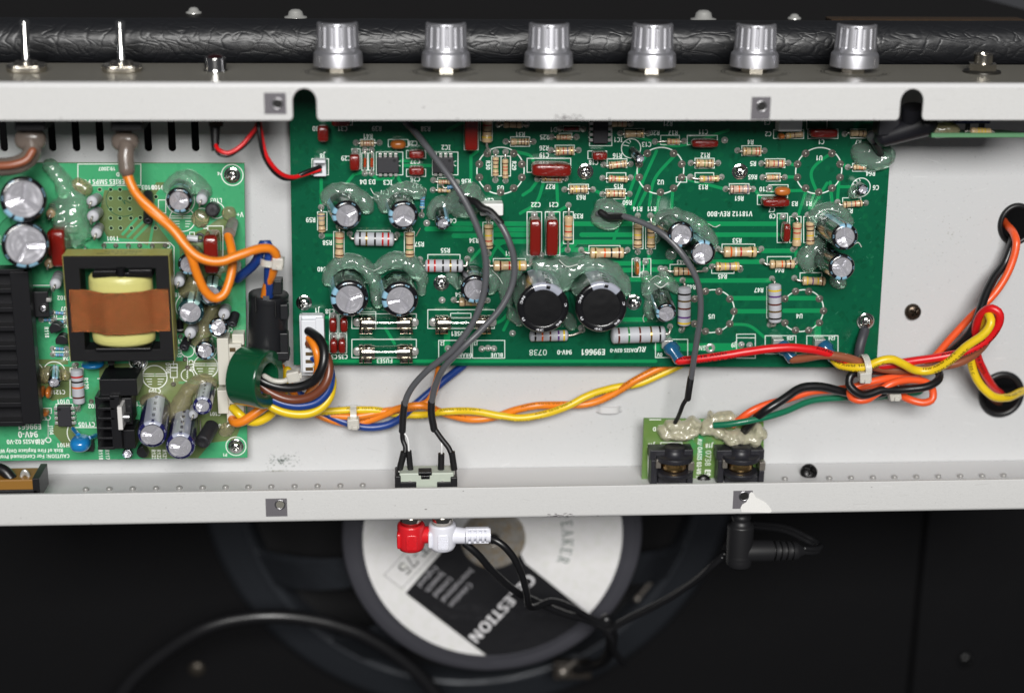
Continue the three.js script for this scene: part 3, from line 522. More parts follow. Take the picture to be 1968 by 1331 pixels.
  o.circ(1213, 285, 18, white, 1.8); o.circ(1655, 360, 18, white, 1.8); for (const a of [0.4, 0.9, 1.4]) { o.line(`${1213 - 16 * Math.cos(a)} ${285 - 16 * Math.sin(a)} ${1213 - 5 * Math.cos(a)} ${285 - 12 * Math.sin(a)}`, 1.6, white); o.line(`${1655 - 16 * Math.cos(a)} ${360 - 16 * Math.sin(a)} ${1655 - 5 * Math.cos(a)} ${360 - 12 * Math.sin(a)}`, 1.6, white); }
  // wide lightly tinned arcs of the ground trace
  o.curve('976 690 985 668 1010 655', 3, '#a0a0a0', b2); o.curve('1020 676 1050 669 1100 668 1160 668', 12, '#a0a0a0', b2);
  // lettering, all upside down as the board is mounted
  const T = (s) => s.trim().split(';').forEach((e) => { const [t, x, y, z, r] = e.trim().split(','); o.text(t, +x, +y, z ? +z : 12.5, r ? +r : 180); });
  T('J8,619,299;C30,610,247;C31,658,247;R39,724,247;R41,707,262;C28,793,275;C29,665,304;D4,698,349;D3,715,349;IC3,745,350;C27,798,310;C26,798,344;R59,597,422;R58,629,466;R56,714,468;IC2,857,283;R36,896,348;R37,801,359;R38,818,247;R31,1000,258;R30,938,317,12,90;R29,988,318,12,90;C24,940,385;R57,806,469;R34,911,462;R55,856,481;R51,980,487;C47,868,424;C41,740,370');
  T('R25,1047,263;D1,1064,249;R26,1046,284;C19,1046,298;R27,1058,358;R63,1117,379;C18,1141,312;R16,1187,299;R15,1189,358;R60,1206,389;IC1,1188,268;R20,1259,255;C13,1243,277;R33,1112,415;C22,1030,393;C21,1064,393;R17,1294,255;C11,1352,253;R12,1356,298;R13,1352,359;R4,1443,273;R5,1448,314;R65,1447,340;R61,1421,381;C10,1469,363;C7,1484,403;C9,1485,415;R64,1674,333;C6,1684,360;R2,1634,405;R3,1528,391;R1,1555,391;R14,1226,401;R11,1253,401;R21,1284,237;C1,1579,272;C2,1477,257;C3,1475,235;R7,1650,273');
  T('R45,1389,531;R43,1310,504;R53,1417,462;R44,1499,519;R46,1554,519;R48,1329,551;R47,1459,557;C34,1236,525;C35,659,685;C36,639,685;C37,661,598;C38,634,598;C40,619,517;J1,609,596;FUSE3,739,693;FUSE1,882,641;R54,884,566;J2,850,660,11;J3,914,660,11;ORANGE,888,682,11.5;BLUE,955,682,11.5;GND,1347,668;J9,1410,663;yellow,1402,682,12;J26,1519,650,11;J24,1599,650,11;+,1459,670,14;0V,1268,681,11;V18112 REV-B00,1403,411,13.5');
  for (const [x, y, , , t, tx, ty] of sockets) o.text(t, tx, ty, 12.5);
  T('E99661,1140,676,17;94V-0,1085,677,13;OASIS 03V-0,1199,673,11');
  o.text('0738', 1034, 677, 16, 180, '#dfe6de', '', 1.0); o.text('RU', 1234, 671, 15, 180, white, 'bold italic', 0.9);
  // holes, dust and flux splashes
  for (let i = 0; i < 420; i++) { c.fillStyle = `rgba(225,235,220,${rr(0.1, 0.5)})`; c.fillRect(rnd() * W, rnd() * H, rr(0.7, 2), rr(0.7, 2)); }
  for (const [x, y, r] of [[1600, 640, 50], [720, 380, 40], [1650, 470, 50], [1500, 640, 40], [860, 400, 40]]) for (let i = 0; i < 26; i++) { const a = rnd() * 6.3, q = rnd() * r; const [u, v] = o.to(x + Math.cos(a) * q, y + Math.sin(a) * q); c.strokeStyle = `rgba(200,225,205,${rr(0.08, 0.28)})`; c.lineWidth = rr(0.6, 2.2); c.beginPath(); c.moveTo(u, v); c.lineTo(u + rr(-9, 9), v + rr(-9, 9)); c.stroke(); }
}), M('board_edge', '#4f6a3f', 0.6), mainBoard);
// valve socket joints round each ring
for (const [x, y, r, g] of sockets) for (let k = 1; k <= 9; k++) { const a = (g + 36 * k) * Math.PI / 180; pad(B, x + r * Math.cos(a), y - r * 0.96 * Math.sin(a), 7.4, dullTin); }
for (const [x, y] of [[584, 581], [848, 543], [1125, 329], [1422, 329], [1218, 580]]) screw(mainBoard, x, y, ZB);
screw(mainBoard, 1664, 615, ZB + 1.2);
for (const [x, y] of [[820, 428.5], [849.5, 576.5], [926, 670], [938, 668.5], [949, 669.5], [861, 669], [883, 670], [1425, 662], [1441, 663], [1393, 269], [1241, 503], [1241, 526], [1479, 362], [1505, 416], [1027, 412.5], [1060, 412.5], [641, 606], [641.5, 646], [658, 646], [682, 291], [1224, 500], [1440, 640 - 640 + 363], [1327, 340], [1040, 490], [985, 640], [905, 480], [1117, 630], [1270, 516], [1278, 526]]) pad(B, x, y, 6.5);
part('grounding_eyelet', place(lathe([[0.7, -0.2], [0.75, 0.3], [1.2, 0.45], [1.8, 0.3], [1.95, 0]].reverse(), 32).rotateX(Math.PI / 2), P(1365, 668.5, ZB)), tin, mainBoard);

// resistors lying flat
R(B, '692 274.5 719 274.5 12', tanR, 'n25r45r60n80', '684 274', '729 274');
R(B, '618 409 618 446 14', tanR, 'u12a35k62n86', '617 398', '618 453');
R(B, '651.5 445 651.5 495 17', tanR, 'r22g44n62n88', '651 435', '652 502');
R(B, '680 459 758 459 26', greyR, 'k15d31k52r71r85', '672 449', '763 451');
R(B, '787 445 787 494 17', tanR, 'n14n48g68n86', '787 440', '787 502');
R(B, '842 349.5 866 349.5 9', tanR, 'r35r52n75', '833 346', '878 350'); R(B, '841 366 866 366 9', tanR, 'n28w55y78', '832 365', null); R(B, '859 361 873 357 8', blueR, 'v35u60', '848 352', null, 1.5);
R(B, '812 375 812 401 10', blueR, 'r28k45u68y84', '814 366', '810 413');
R(B, '936 222 936 274 19', tanR, 'r34k56y78', '936 210', '938 290', 2); R(B, '968 240 1003 240 12', tanR, 'n30n70', '958 239', '1012 239');
R(B, '981 272.5 1018 272.5 13', tanR, 'g38n56n72k88', '972 272', '1025 272');
R(B, '953 301 953 338 12', tanR, 'n18k38g60n82', '953 292', '952 346'); R(B, '970.6 305 970.6 343 11.5', tanR, 'n22r40r55n80', '971.6 292', '971.6 347');
R(B, '1069 263 1098 263 10', tanR, 'n25r45r65', '1060 263', '1108 263'); R(B, '1083 247.5 1113 247.5 8', M('glass_red', '#7a1c18', 0.15, 0, { clearcoat: 1 }), 'k75', '1076 247', '1121 248');
R(B, '1067 289.5 1104 289.5 16', tanR, 'd15r42u64d84', '1059 288.5', '1112 288.5'); R(B, '1041 344 1080 344 9', tanR, 'd18y42r65r82', '1033 344', '1087 343');
R(B, '1094 363.7 1130 363.7 16', tanR, 'd15y38k60n82', '1085 364', '1139.6 364'); R(B, '1169.6 318 1205 313.5 14', tanR, 'n12r45a66n85', '1160 316', '1212 315');
R(B, '1169 342 1207 344.5 12.5', tanR, 'r16r34y54n82', '1158 342', '1212 341'); R(B, '1164 372 1202 372 15', tanR, 'd16r42k62n82', '1158 373', '1210 372.5');
R(B, '1201 256.5 1238 256.5 14', tanR, 'n60d85', '1192 256', '1246 256'); R(B, '1175 238 1205 238 12', tanR, 'n40r70', '1168 239', '1212 238');
R(B, '1092.6 414 1092.6 462 17', tanR, 'o40r62a84', '1092.6 394', '1091 480');
R(B, '1282 271 1307 271 11', tanR, 'r28y50o70', '1259 272', '1315 271'); R(B, '1337 314 1372 314 16', tanR, 'd15g48k66n85', '1328 313', '1380.5 313');
R(B, '1344 344 1383 343.5 12', tanR, 'y22u42r56d80', '1327 340', '1387 340'); R(B, '1427 290 1463.5 290 16', tanR, 'd16g46r70r86', '1417.5 289', '1469.5 289.5');
R(B, '1471 314 1508.5 314 15', tanR, 'n14r42v64r84', '1463.5 314', '1515.5 313'); R(B, '1473 341 1500 341 11', tanR, 'o44d60u84', '1466 340.5', '1508.5 340.5');
R(B, '1402.5 363.7 1441 363.7 16', pinkR, 'n15o46a64u88', '1395 363', '1447.5 363'); R(B, '1640 322 1665 322 10', tanR, 'd24o48o66a86', '1630 321', null);
R(B, '1620 393 1658 391 13', tanR, 'n16a42r62n85', '1610 388', '1664.5 390'); R(B, '1634 256 1666 256 13', tanR, 'n50n75', '1624 257', '1674 256'); R(B, '1510 262 1544 258 11', tanR, 'y24n50', '1500 262', null, 1);
R(B, '1532 427 1532 473 17', tanR, 'r22r42y66', '1528 413.5', '1524.5 479'); R(B, '1557.5 425 1557.5 470 16.5', tanR, 'n18k37y58n80', '1552.6 412.5', '1555 480');
R(B, '1133 485.6 1200 485.6 21', tanR, 'd16o43k62n84', '1117 480', '1206 480'); R(B, '1226 429 1226 476 16', tanR, 'd20y45k65n86', '1226 414', '1226 484'); R(B, '1251 430 1251 476 16', tanR, 'n16k35y53d84', '1250 414', '1249 484');
R(B, '1017 646 1092.6 644.5 21', greyR, 'k15o33n53v74y88', null, '1119 634'); R(B, '1173.5 644.5 1280 641 31', greyR, 'n14g32n52d72k88', null, '1288 627');
R(B, '815.7 510 891 510 24', greyR, 'r10r26k47d66k84', '807 498', '898 497'); R(B, '947 510.7 1013 510.7 20', tanR, 'n22r48y78', '937 503', '1022 503');
R(B, '939.7 430 939.7 478 17', tanR, 'd16y44r66n86', '939 420', '939 487'); R(B, '882 580 928 580 17', tanR, 'n25y50n78', '872 576', '937 577');
R(B, '1294.5 521 1338 521 17', tanR, 'n20k42o64n86', '1278.5 517', '1356 518'); R(B, '1375 511.7 1422 511.7 17', tanR, 'd16y40v58y82', '1368 512', '1423 518');
R(B, '1390 483.5 1455 483.5 21', tanR, 'o22w36r51d84', '1380 478', '1463.5 478'); R(B, '1479 507 1528 507 17', tanR, 'd20o48k62n80', '1465 502', '1530 500'); R(B, '1542 540 1587 540 17', tanR, 'y20v43y65n84', '1527 534', null);
R(B, '1315.7 550 1315.7 626 25', greyR, 'k17d34n53v75y90', '1312 538', '1310 634'); R(B, '1489.7 544.5 1489.7 620 25', greyR, 'y15v30n50d68k86', '1484 535', '1480 624');
// glass diodes
for (const x of [701, 714]) { const m = R(B, `${x} 303 ${x} 321 6`, M('amber_glass', '#a8401a', 0.1, 0, { clearcoat: 1 }), 'k80', `${x} 288`, `${x} 333`); m.name = 'diode'; }
// electrolytic capacitors
can(B, '655 393 667 414 28', 'black', 15, -2.0); can(B, '768 394 775.5 414.5 28', 'black', 15, -1.9, { y: 1.5 }); can(B, '846 404 851 429 14', 'black', 13, 1.9, { inner: 0.66 });
can(B, '667 550 672 574.6 36', 'black', 17, -2.2); can(B, '763 552 769 576.5 35', 'black', 17, -2.05, { y: 1.2 }); can(B, '908 535 913 556.7 28', 'black', 15, -0.5, { y: 2.4 });
can(B, '1032 562 1044 592 50', 'big', 24, 2.3, { label: 'left of the two large black capacitors' }); can(B, '1142 562 1156 590 50', 'big', 24, 2.3, { y: 1.7, label: 'right of the two large black capacitors' });
can(B, '1283 434 1309.5 451 25.5', 'black', 20, -0.8); can(B, '1330 470 1352 486 24.5', 'black', 19, 2.6, { y: 1.0, inner: 0.84 }); can(B, '1268 566 1281 602 20', 'black', 17, -2.0, { y: 0.8 });
can(B, '1590 432 1625 455.7 26', 'black', 25, 2.64, { y: 1.1 }); can(B, '1585 494 1619 513.5 26', 'black', 25, -0.5, { y: 1.57 });
can(B, '1216 290 1230.7 305.5 8.6', 'black', 9, 1.2); can(B, '1652 357 1659 364.6 10', 'black', 8, 1.0);
// red film capacitors, ceramic discs, a white box capacitor
film(B, 621, 255, 21, 30, 7); film(B, 681.5, 310, 19, 31, 7); film(B, 800.5, 295, 29, 15, 6); film(B, 800, 327, 29, 15, 6); film(B, 905, 252, 25, 66, 10, redCap, 0.25); film(B, 1059, 324, 74, 24, 9, redCap, 0.38, -0.02); film(B, 1152, 298, 28, 15, 6);
film(B, 1354, 274, 50, 14, 6); film(B, 1490, 387, 52, 15, 7); film(B, 1510, 445, 14, 36, 7); film(B, 1027.5, 453, 22, 71, 9, redCap, 0.32); film(B, 1060, 453, 23, 71, 9, redCap, 0.32); film(B, 1582, 254, 52, 17, 7); film(B, 655, 232, 34, 18, 6);
film(B, 640, 622.5, 15, 29, 6, redCap, 0.55); film(B, 661, 622.5, 15, 29, 6, redCap, 0.55); film(B, 641.5, 663, 15, 29, 6, redCap, 0.55); film(B, 657.5, 663, 15, 29, 6, redCap, 0.55);
disc(B, 765, 277, 29, 17); disc(B, 1504, 367, 30, 17); disc(B, 1224, 515, 9, 26, discCap, 7); disc(B, 1502, 261, 12, 10);
part('box_capacitor', place(box(8.6, 4.6, 6.5, 0.5), P(945, 403, ZB + 6.5).setZ(ZB + 3.3)), M('white_resin', '#e6e6e4', 0.4), mainBoard, 'white box shaped capacitor');
part('box_capacitor', place(box(8.8, 5, 6.5, 0.5), P(1520, 240, ZB + 6.5).setZ(ZB + 3.3)), M('white_resin', '#e6e6e4', 0.4), mainBoard);
chip(B, 725, 302.5, 766, 333); chip(B, 831.6, 302.6, 872, 332.7); chip(B, 1140, 232, 1170, 276, true);
part('clipped_lead', rod(P(808, 438, ZB + 0.6), P(799, 454, ZB + 0.6), 0.22), leadMat, mainBoard);
// two pin and six pin headers
function header(parent, x0, y0, x1, y1, h, slots, wall) {
  const m = part('connector', [pbox(x0, y0, x1, y1, ZB, ZB + h, 0.4), ...wall], whitePl, parent); return m;
}
{
  const m = part('connector', [pbox(602, 308, 626, 339, ZB, ZB + 5, 0.3), pbox(603, 308, 625, 314, ZB + 5, ZB + 9, 0.3)], whitePl, mainBoard);
  for (const y of [321, 330]) part('pin_slot', pbox(608, y - 3, 619, y + 3, ZB + 4.9, ZB + 5.06, 0.05), M('slot_dark', '#77787c', 0.6), m);
  const j = part('connector', [pbox(578, 606, 616, 722, ZB, ZB + 3, 0.3), pbox(581, 615, 607, 716, ZB + 3, ZB + 9, 0.4), pbox(607, 612, 622, 660, ZB + 2, ZB + 8.6, 0.3), pbox(579, 606, 620, 613, ZB + 3, ZB + 7, 0.3)], whitePl, mainBoard, 'white six way connector at the lower left corner of the board');
  for (let i = 0; i < 6; i++) part('pin_slot', pbox(587, 633 + i * 14.5, 601, 640 + i * 14.5, ZB + 8.9, ZB + 9.06, 0.05), M('slot_brass', '#6b5a40', 0.4, 0.5), j);
}
// fuse clips; the glass fuses lie in them
function clip(px, py, flip) {
  const c = P(px, py, ZB + 4.5), o = [], r = 2.75, pts = [];
  pts.push([-2.6, -4.2], [-2.2, -3.6], [-2.9, -1.2]); 
  for (let i = 0; i <= 6; i++) { const a = Math.PI * (1.02 - i * 0.0) ; }
  const leaf = (sg) => { const q = []; q.push([0, -3.4]); q.push([sg * 1.8, -3.4]); for (let i = 0; i <= 9; i++) { const a = -Math.PI * 0.36 + i / 9 * Math.PI * 0.66; q.push([sg * r * Math.cos(a), r * Math.sin(a)]); } q.push([sg * 2.2, 3.0], [sg * 3.1, 3.9]); return q; };
  const strip = (q, w, x) => { const s = new THREE.Shape(), n = q.map((p, i) => { const a = q[Math.max(0, i - 1)], b = q[Math.min(q.length - 1, i + 1)], l = Math.hypot(b[0] - a[0], b[1] - a[1]); return [-(b[1] - a[1]) / l * 0.22, (b[0] - a[0]) / l * 0.22]; }); q.forEach((p, i) => (i ? s.lineTo(p[0] + n[i][0], p[1] + n[i][1]) : s.moveTo(p[0] + n[i][0], p[1] + n[i][1]))); for (let i = q.length - 1; i >= 0; i--) s.lineTo(q[i][0] - n[i][0], q[i][1] - n[i][1]); s.closePath(); const g = extr(s, -w / 2, w / 2, 0.05); g.rotateY(Math.PI / 2).rotateX(Math.PI / 2); const e = g; e.translate(x, 0, 0); return e; };
  const geo = [];
  // profile: first axis across the fuse, second axis out of the board; turned so that it runs along x
  for (const sg of [-1, 1]) for (const [w, x] of [[3.0, flip * -0.2], [1.4, flip * 2.4]]) { const g = strip(leaf(sg), w, 0); const mtx = new THREE.Matrix4(); g.rotateX(-Math.PI / 2).rotateY(-Math.PI / 2); mtx.makeBasis(V3(0, 1, 0), V3(0, 0, 1), V3(1, 0, 0)); g.applyMatrix4(mtx); g.translate(x, 0, 0); geo.push(g); }
  const m = part('fuse_clip', geo.map((g) => creased(g, 0.5).translate(c.x, c.y, c.z)), nickel, mainBoard);
  const end = place(pillow(3.4, 3.6, 1.6, 0.9), P(px + flip * 19, py - 1, ZB + 0.6)); part('clip_foot', end, tin, m);
}
const fuseThings = [];
for (const [x0, x1, y, lab] of [[706, 777, 620, 'glass fuse lying below the left pair of black capacitors'], [706, 777, 676, 'glass fuse nearest the lower edge of the board, beside four red capacitors'], [852, 927, 620, 'glass fuse below the crossing grey cables, right of the other fuses']]) {
  clip(x0, y, -1); clip(x1, y, 1);
  const a = P(x0 - 12, y, ZB + 4.5), b = P(x1 + 12, y, ZB + 4.5), mid = a.clone().add(b).multiplyScalar(0.5), f = thing('glass_fuse', lab, 'fuse', mid, 'glass tube fuses in clips'), u = X;
  const e = 5.2, L = b.x - a.x;
  part('glass_tube', place(new THREE.CylinderGeometry(2.45, 2.45, L - 2 * e, 32, 1, true).rotateZ(Math.PI / 2), mid), M('fuse_glass', '#ffffff', 0.03, 0, { transmission: 1, thickness: 0, ior: 1.5 }), f);
  for (const s of [-1, 1]) part('end_cap', place(lathe([[0, -e / 2], [2.3, -e / 2], [2.6, -e / 2 + 0.4], [2.6, e / 2 - 0.1], [2.45, e / 2], [0, e / 2]]).rotateZ(s > 0 ? Math.PI / 2 : -Math.PI / 2), V3(mid.x + s * (L / 2 - e / 2), mid.y, mid.z)), nickel, f);
  part('fuse_wire', rod(V3(a.x + e, mid.y, mid.z), V3(b.x - e, mid.y, mid.z), 0.12), tin, f);
}
// hot glue on the amplifier board
const glues = ['632 385 12 3, 628 375 11 3, 642 366 12 4, 660 364 13 5, 678 367 13 5, 694 378 13 4, 703 391 13 4, 705 401 11 3', '740 400 11 3, 739 389 10 4, 748 372 11 4, 765 363 12 5, 785 362 13 5, 800 366 12 5, 730 380 5 1.2, 722 375 3 1, 808 372 10 4',
  '630 540 11 4, 633 524 12 4, 645 508 13 5, 664 500 14 6, 685 502 14 6, 702 512 14 6, 714 528 15 7, 722 545 14 6, 724 560 9 4, 727 582 10 5, 722 573 8 4', '730 514 13 5, 745 502 15 6, 765 497 16 6, 785 502 14 6, 795 516 14 6, 808 522 13 5, 812 540 11 4, 810 560 9 3, 800 512 15 6', '870 535 9 4, 880 548 7 4, 865 525 9 3, 945 530 14 5, 950 545 12 5, 940 558 9 4, 935 522 10 4',
  '838 402 16 4, 848 392 15 4, 832 412 10 3, 860 395 14 4', '888 392 18 5, 905 370 20 6, 915 385 16 5, 893 378 22 7, 880 400 16 4, 902 400 18 5, 868 380 12 3', '970 552 15 5, 975 530 16 5, 990 522 15 5, 1035 508 16 6, 1060 512 18 7, 1085 525 19 8, 1085 545 15 6, 1105 512 18 8, 1130 505 18 7, 1155 510 18 7, 1178 520 18 6, 1195 540 16 5, 1203 558 11 4, 1090 610 12 3, 1098 625 12 3, 1080 505 14 6, 975 575 14 4, 985 605 13 4, 1000 618 10 3',
  '1155 398 14 5, 1170 396 15 6, 1188 402 13 5, 1148 420 13 4, 1165 428 14 3, 1180 428 12 3, 1192 412 10 4', '1262 424 10 4, 1275 415 14 5, 1300 412 14 6, 1325 422 15 6, 1345 435 16 6, 1362 452 14 5, 1370 466 10 4, 1258 455 14 3, 1290 488 12 2', '1240 530 8 4, 1245 545 10 5, 1243 560 12 5, 1252 580 10 4, 1262 548 14 4, 1285 540 13 5, 1298 555 10 4, 1250 605 10 3, 1243 592 7 4, 1275 528 8 3',
  '1565 415 14 5, 1580 405 14 5, 1600 402 15 5, 1620 410 14 5, 1632 425 9 4, 1560 430 9 4', '1542 495 12 5, 1555 485 16 6, 1570 472 14 6, 1578 462 12 5, 1550 505 14 5, 1558 510 10 4', '1650 290 15 4, 1660 305 18 5, 1680 312 17 5, 1700 308 15 5, 1708 295 13 4, 1672 285 16 5', '1605 540 12 3, 1618 545 9 3', '1640 372 11 4, 1648 362 9 3'];
glues.forEach((s) => part('glue_blob', glueGeo(s, ZB), glueM, mainBoard));
// strings pulled from the glue gun, and the brass posts below the board's screws
const strand = M('glue_string', '#e8f0e8', 0.25, 0, { transmission: 0.4, thickness: 0.0005 });
for (const s of ['712 362 10.6, 718 372 11.4, 725 376 10.8, 732 388 10.6', '703 372 10.4, 716 380 10.4, 730 384 11', '700 512 15, 715 520 13, 724 518 14, 733 512 15', '1075 500 15, 1090 512 18, 1110 508 17', '1258 545 14, 1270 552 15, 1284 543 14', '1240 600 11, 1236 612 10.4, 1238 618 10.3', '1576 408 14, 1590 402 16, 1612 406 15', '1362 430 12, 1375 436 10.6, 1384 432 10.4', '1640 470 10.4, 1650 466 10.6, 1656 474 10.3', '946 520 14, 958 532 13, 966 545 14', '1272 535 13, 1262 530 15, 1250 538 14'])
  part('glue_strand', tubeOf(run(s), rr(0.12, 0.24), 24, 6), strand, mainBoard);
for (const [x, y] of [[584, 581], [848, 543], [1125, 329], [1422, 329], [1218, 580], [1664, 615]]) part('standoff', rod(P(x, y, ZB).setZ(0), P(x, y, ZB).setZ(ZB - 1.7), 2.6, 2.6, 6), M('brass_post', '#b59a5a', 0.35, 0.8), mainBoard);

// ---------------------------------------------------------------- the power supply board, left
const ZL = 9;
const powerBoard = thing('circuit_board', 'lighter green power supply board on the left with copper banded transformer', 'circuit board', P(240, 600, ZL));
const Lb = { g: powerBoard, z: ZL };
boardSheet('-60 313 469 314 475 879 -60 886', ZL, 1.6, (x0, y0, x1, y1) => printer(ZL, x0, y0, x1, y1, 1700, (o) => {
  const { c, W, H } = o;
  c.fillStyle = '#449f6e'; c.fillRect(0, 0, W, H);
  for (let i = 0; i < 2200; i++) { c.fillStyle = rnd() < 0.5 ? 'rgba(120,190,130,0.07)' : 'rgba(10,70,40,0.07)'; c.beginPath(); c.ellipse(rnd() * W, rnd() * H, 2 + rnd() * 22, 2 + rnd() * 14, rnd() * 3, 0, 6.3); c.fill(); }
  const olive = '#67794c', area = (s, col = olive) => { const n = nums(s); c.fillStyle = col; c.beginPath(); for (let i = 0; i < n.length; i += 2) { const [x, y] = o.to(n[i], n[i + 1]); i ? c.lineTo(x, y) : c.moveTo(x, y); } c.closePath(); c.fill(); };
  area('190 700 420 690 430 640 345 640 345 480 455 480 455 520 425 525 425 640 470 640 470 800 452 845 405 850 380 880 275 880 270 770 190 770'); area('200 365 188 420 205 455 260 460 300 480 330 470 300 430 290 420 300 370 318 350 300 350 290 365'); area('340 460 390 440 420 420 440 420 440 460 395 470 380 500 350 500'); area('110 795 140 800 150 850 125 860 100 830'); area('70 700 140 705 140 760 100 770 70 750'); area('40 690 130 690 130 700 40 700');
  for (const s of ['235 450 262 420', '245 455 275 425', '258 458 288 428', '300 400 285 480', '345 735 470 735']) (o.line(s, 5, '#4aa572'), o.line(s, 5, '#a0a0a0', o.b));
  o.blotch(400, 600, 70, '#51703f', 60, 0.1); o.blotch(370, 740, 90, '#86905c', 60, 0.08); o.blotch(220, 790, 60, '#4a7a4c', 50, 0.1); o.blotch(60, 600, 60, '#2d6a48', 40, 0.12); o.blotch(300, 440, 60, '#6e8a58', 40, 0.08);
  const holes = ['212 364', '230 364', '268 364', '191 364', '212 381', '230 381', '249 381', '299 378', '212 402', '230 402', '249 401', '299 401', '212 419', '230 419', '251 419', '269 418', '300 419', '213 438', '231 438', '252 438', '298 438'];
  for (const h of holes) { const [x, y] = nums(h); o.dot(x, y, 4.2, '#8fae86'); o.dot(x, y, 3, '#16281d'); }
  o.rect('149 315 270 356'); o.rect('-20 450 -10 470'); o.line('199 466 326 466 334 474 334 640', 1.8, white); o.circ(322, 472, 4, white, 1.6);
  o.line('187 727 264 727 264 735', 1.8, white); o.line('254 760 257 800', 1.8, white);
  for (const [x, y] of [[350, 421], [297, 724], [395, 704]]) { o.circ(x, y, 23, white, 2); o.line(`${x - 21} ${y - 6} ${x + 21} ${y - 6}`, 1.5, white); o.line(`${x - 22} ${y - 2} ${x + 22} ${y - 2}`, 1.5, white); for (const d of [4, 9, 14]) { o.line(`${x - 19 + d * 0.5} ${y + d} ${x - 6} ${y + d}`, 1.5, white); o.line(`${x + 6} ${y + d} ${x + 19 - d * 0.5} ${y + d}`, 1.5, white); } o.dot(x, y - 4, 2.4, '#7f9a70'); }
  for (const [x, y, r] of [[388.6, 411.6, 11.5], [360, 720.6, 12], [360, 674, 12], [415, 404, 15], [104, 714, 20], [62, 714, 20], [435, 700, 14], [346, 385, 26], [405, 560, 26], [366, 590, 28], [419, 628, 20], [395, 670, 21]]) o.circ(x, y, r, white, 1.8);
  for (let k = 0; k < 4; k++) o.circ(358, 712 + k * 4.2, 2.4, white, 1.4, -1.6, 1.6);
  o.line('360 688 360 708', 1.6, white); o.line('333 694 333 702', 1.6, white); o.rect('327 699 340 725'); o.line('327 706 340 706', 3.5, white); o.line('327 712 340 712', 1.2, white); o.line('333 725 333 735', 1.6, white);
  o.rect('304 384 318 409'); o.rect('399 434 428 514'); o.rect('134 707 159 764'); o.rect('108 604 122 612'); o.rect('106 612 121 619'); o.rect('104 676 122 683'); o.rect('94 606 104 621'); o.rect('364 446 373 458'); o.rect('58 548 98 575'); o.rect('107 776 139 781'); o.rect('69 784 98 794');
  o.circ(91, 802, 5, white, 2); o.circ(92, 845, 5, white, 2); o.line('92 808 92 840', 2.6, '#9fb0a2'); o.circ(159, 832, 30, white, 1.8, 2.6, 3.6); o.line('137 821 190 821', 1.8, white);
  o.circ(446, 336, 19.5, white, 1.8); o.circ(453, 857, 19, white, 1.8); o.circ(265, 694, 17, white, 1.8);
  const T = (s) => s.trim().split(';').forEach((e) => { const [t, x, y, z, r] = e.trim().split(','); o.text(t, +x, +y, z ? +z : 12, r ? +r : 180); });
  T('19:2007,205,324,10;D,226,335,11;SERIES SMPS PCB,199,349,12.5;D103,284,360;D104,303,360;L103,415,385;R111,394,430,11,90;V+,461,412,13;T101,216,458;Q102,122,572;C107,128,593;C105,132,610;C102,132,625;Q101,130,648;R106,132,673,10;R124,132,688;C121,113,753;U101,121,771;R120,165,736,12,90;CY105,166,815,13;PH101,124,855;C12,82,804,10;J104,98,826,11,90;C109,297,751;CASE1,263,709;D106,322,707,11,90;C110,367,702,12,90;R109,341,656;R113,344,676,11,90;C115,435,633;C118,347,566;C117,433,548,11;GND,421,754,11,90;L106,425,818;C101,413,795,11;C108,261,776;U102,181,780;R118,193,873,11,90;R117,206,873,11,90;R123,295,873,11,90;R122,305,873,11,90;R121,316,873,11,90;R118,89,638,11,90;R103,65,640,11,90;P1,432,873,9;P4,422,333,9;N,462,700,11,90;L,421,670,10,90');
  T('E99661,56,819,16;94V-0,53,834,17;OASIS 02-V0,43,848,12.5'); o.text('RU', 78, 848, 15, 180, white, 'bold italic');
  o.text('CAUTION: For Continued Protection Against', 32, 877, 11, 180); o.text('Risk of Fire Replace Only With Same Type and', 20, 866, 10.5, 180);
  o.circ(235, 385, 30, '#1f5340', 1.0, 1, 5.2); o.curve('230 378 240 392 238 385 250 390', 1.0, '#1f5340');
  for (let i = 0; i < 300; i++) { c.fillStyle = `rgba(225,235,210,${rr(0.1, 0.4)})`; c.fillRect(rnd() * W, rnd() * H, rr(0.7, 2), rr(0.7, 2)); }
}), M('board_edge_light', '#7c9a68', 0.6), powerBoard, 'board', 0.24);
screw(powerBoard, 446, 336, ZL); screw(powerBoard, 453, 857, ZL); screw(powerBoard, 265, 694, ZL);
for (const [x, y] of [[446, 336], [453, 857], [265, 694]]) part('standoff', rod(P(x, y, ZL).setZ(0), P(x, y, ZL).setZ(ZL - 1.7), 2.6, 2.6, 6), M('brass_post', '#b59a5a', 0.35, 0.8), powerBoard);
for (const [x, y] of [[284, 422], [284, 374], [388, 415], [390, 433], [346, 610], [346, 646], [333, 689], [333, 738], [360, 706], [146, 700], [149, 786], [175, 771], [199, 472], [222, 472], [246, 472], [268, 472], [292, 472], [317, 472], [355, 690], [430, 612]]) pad(Lb, x, y, 5, dullTin);
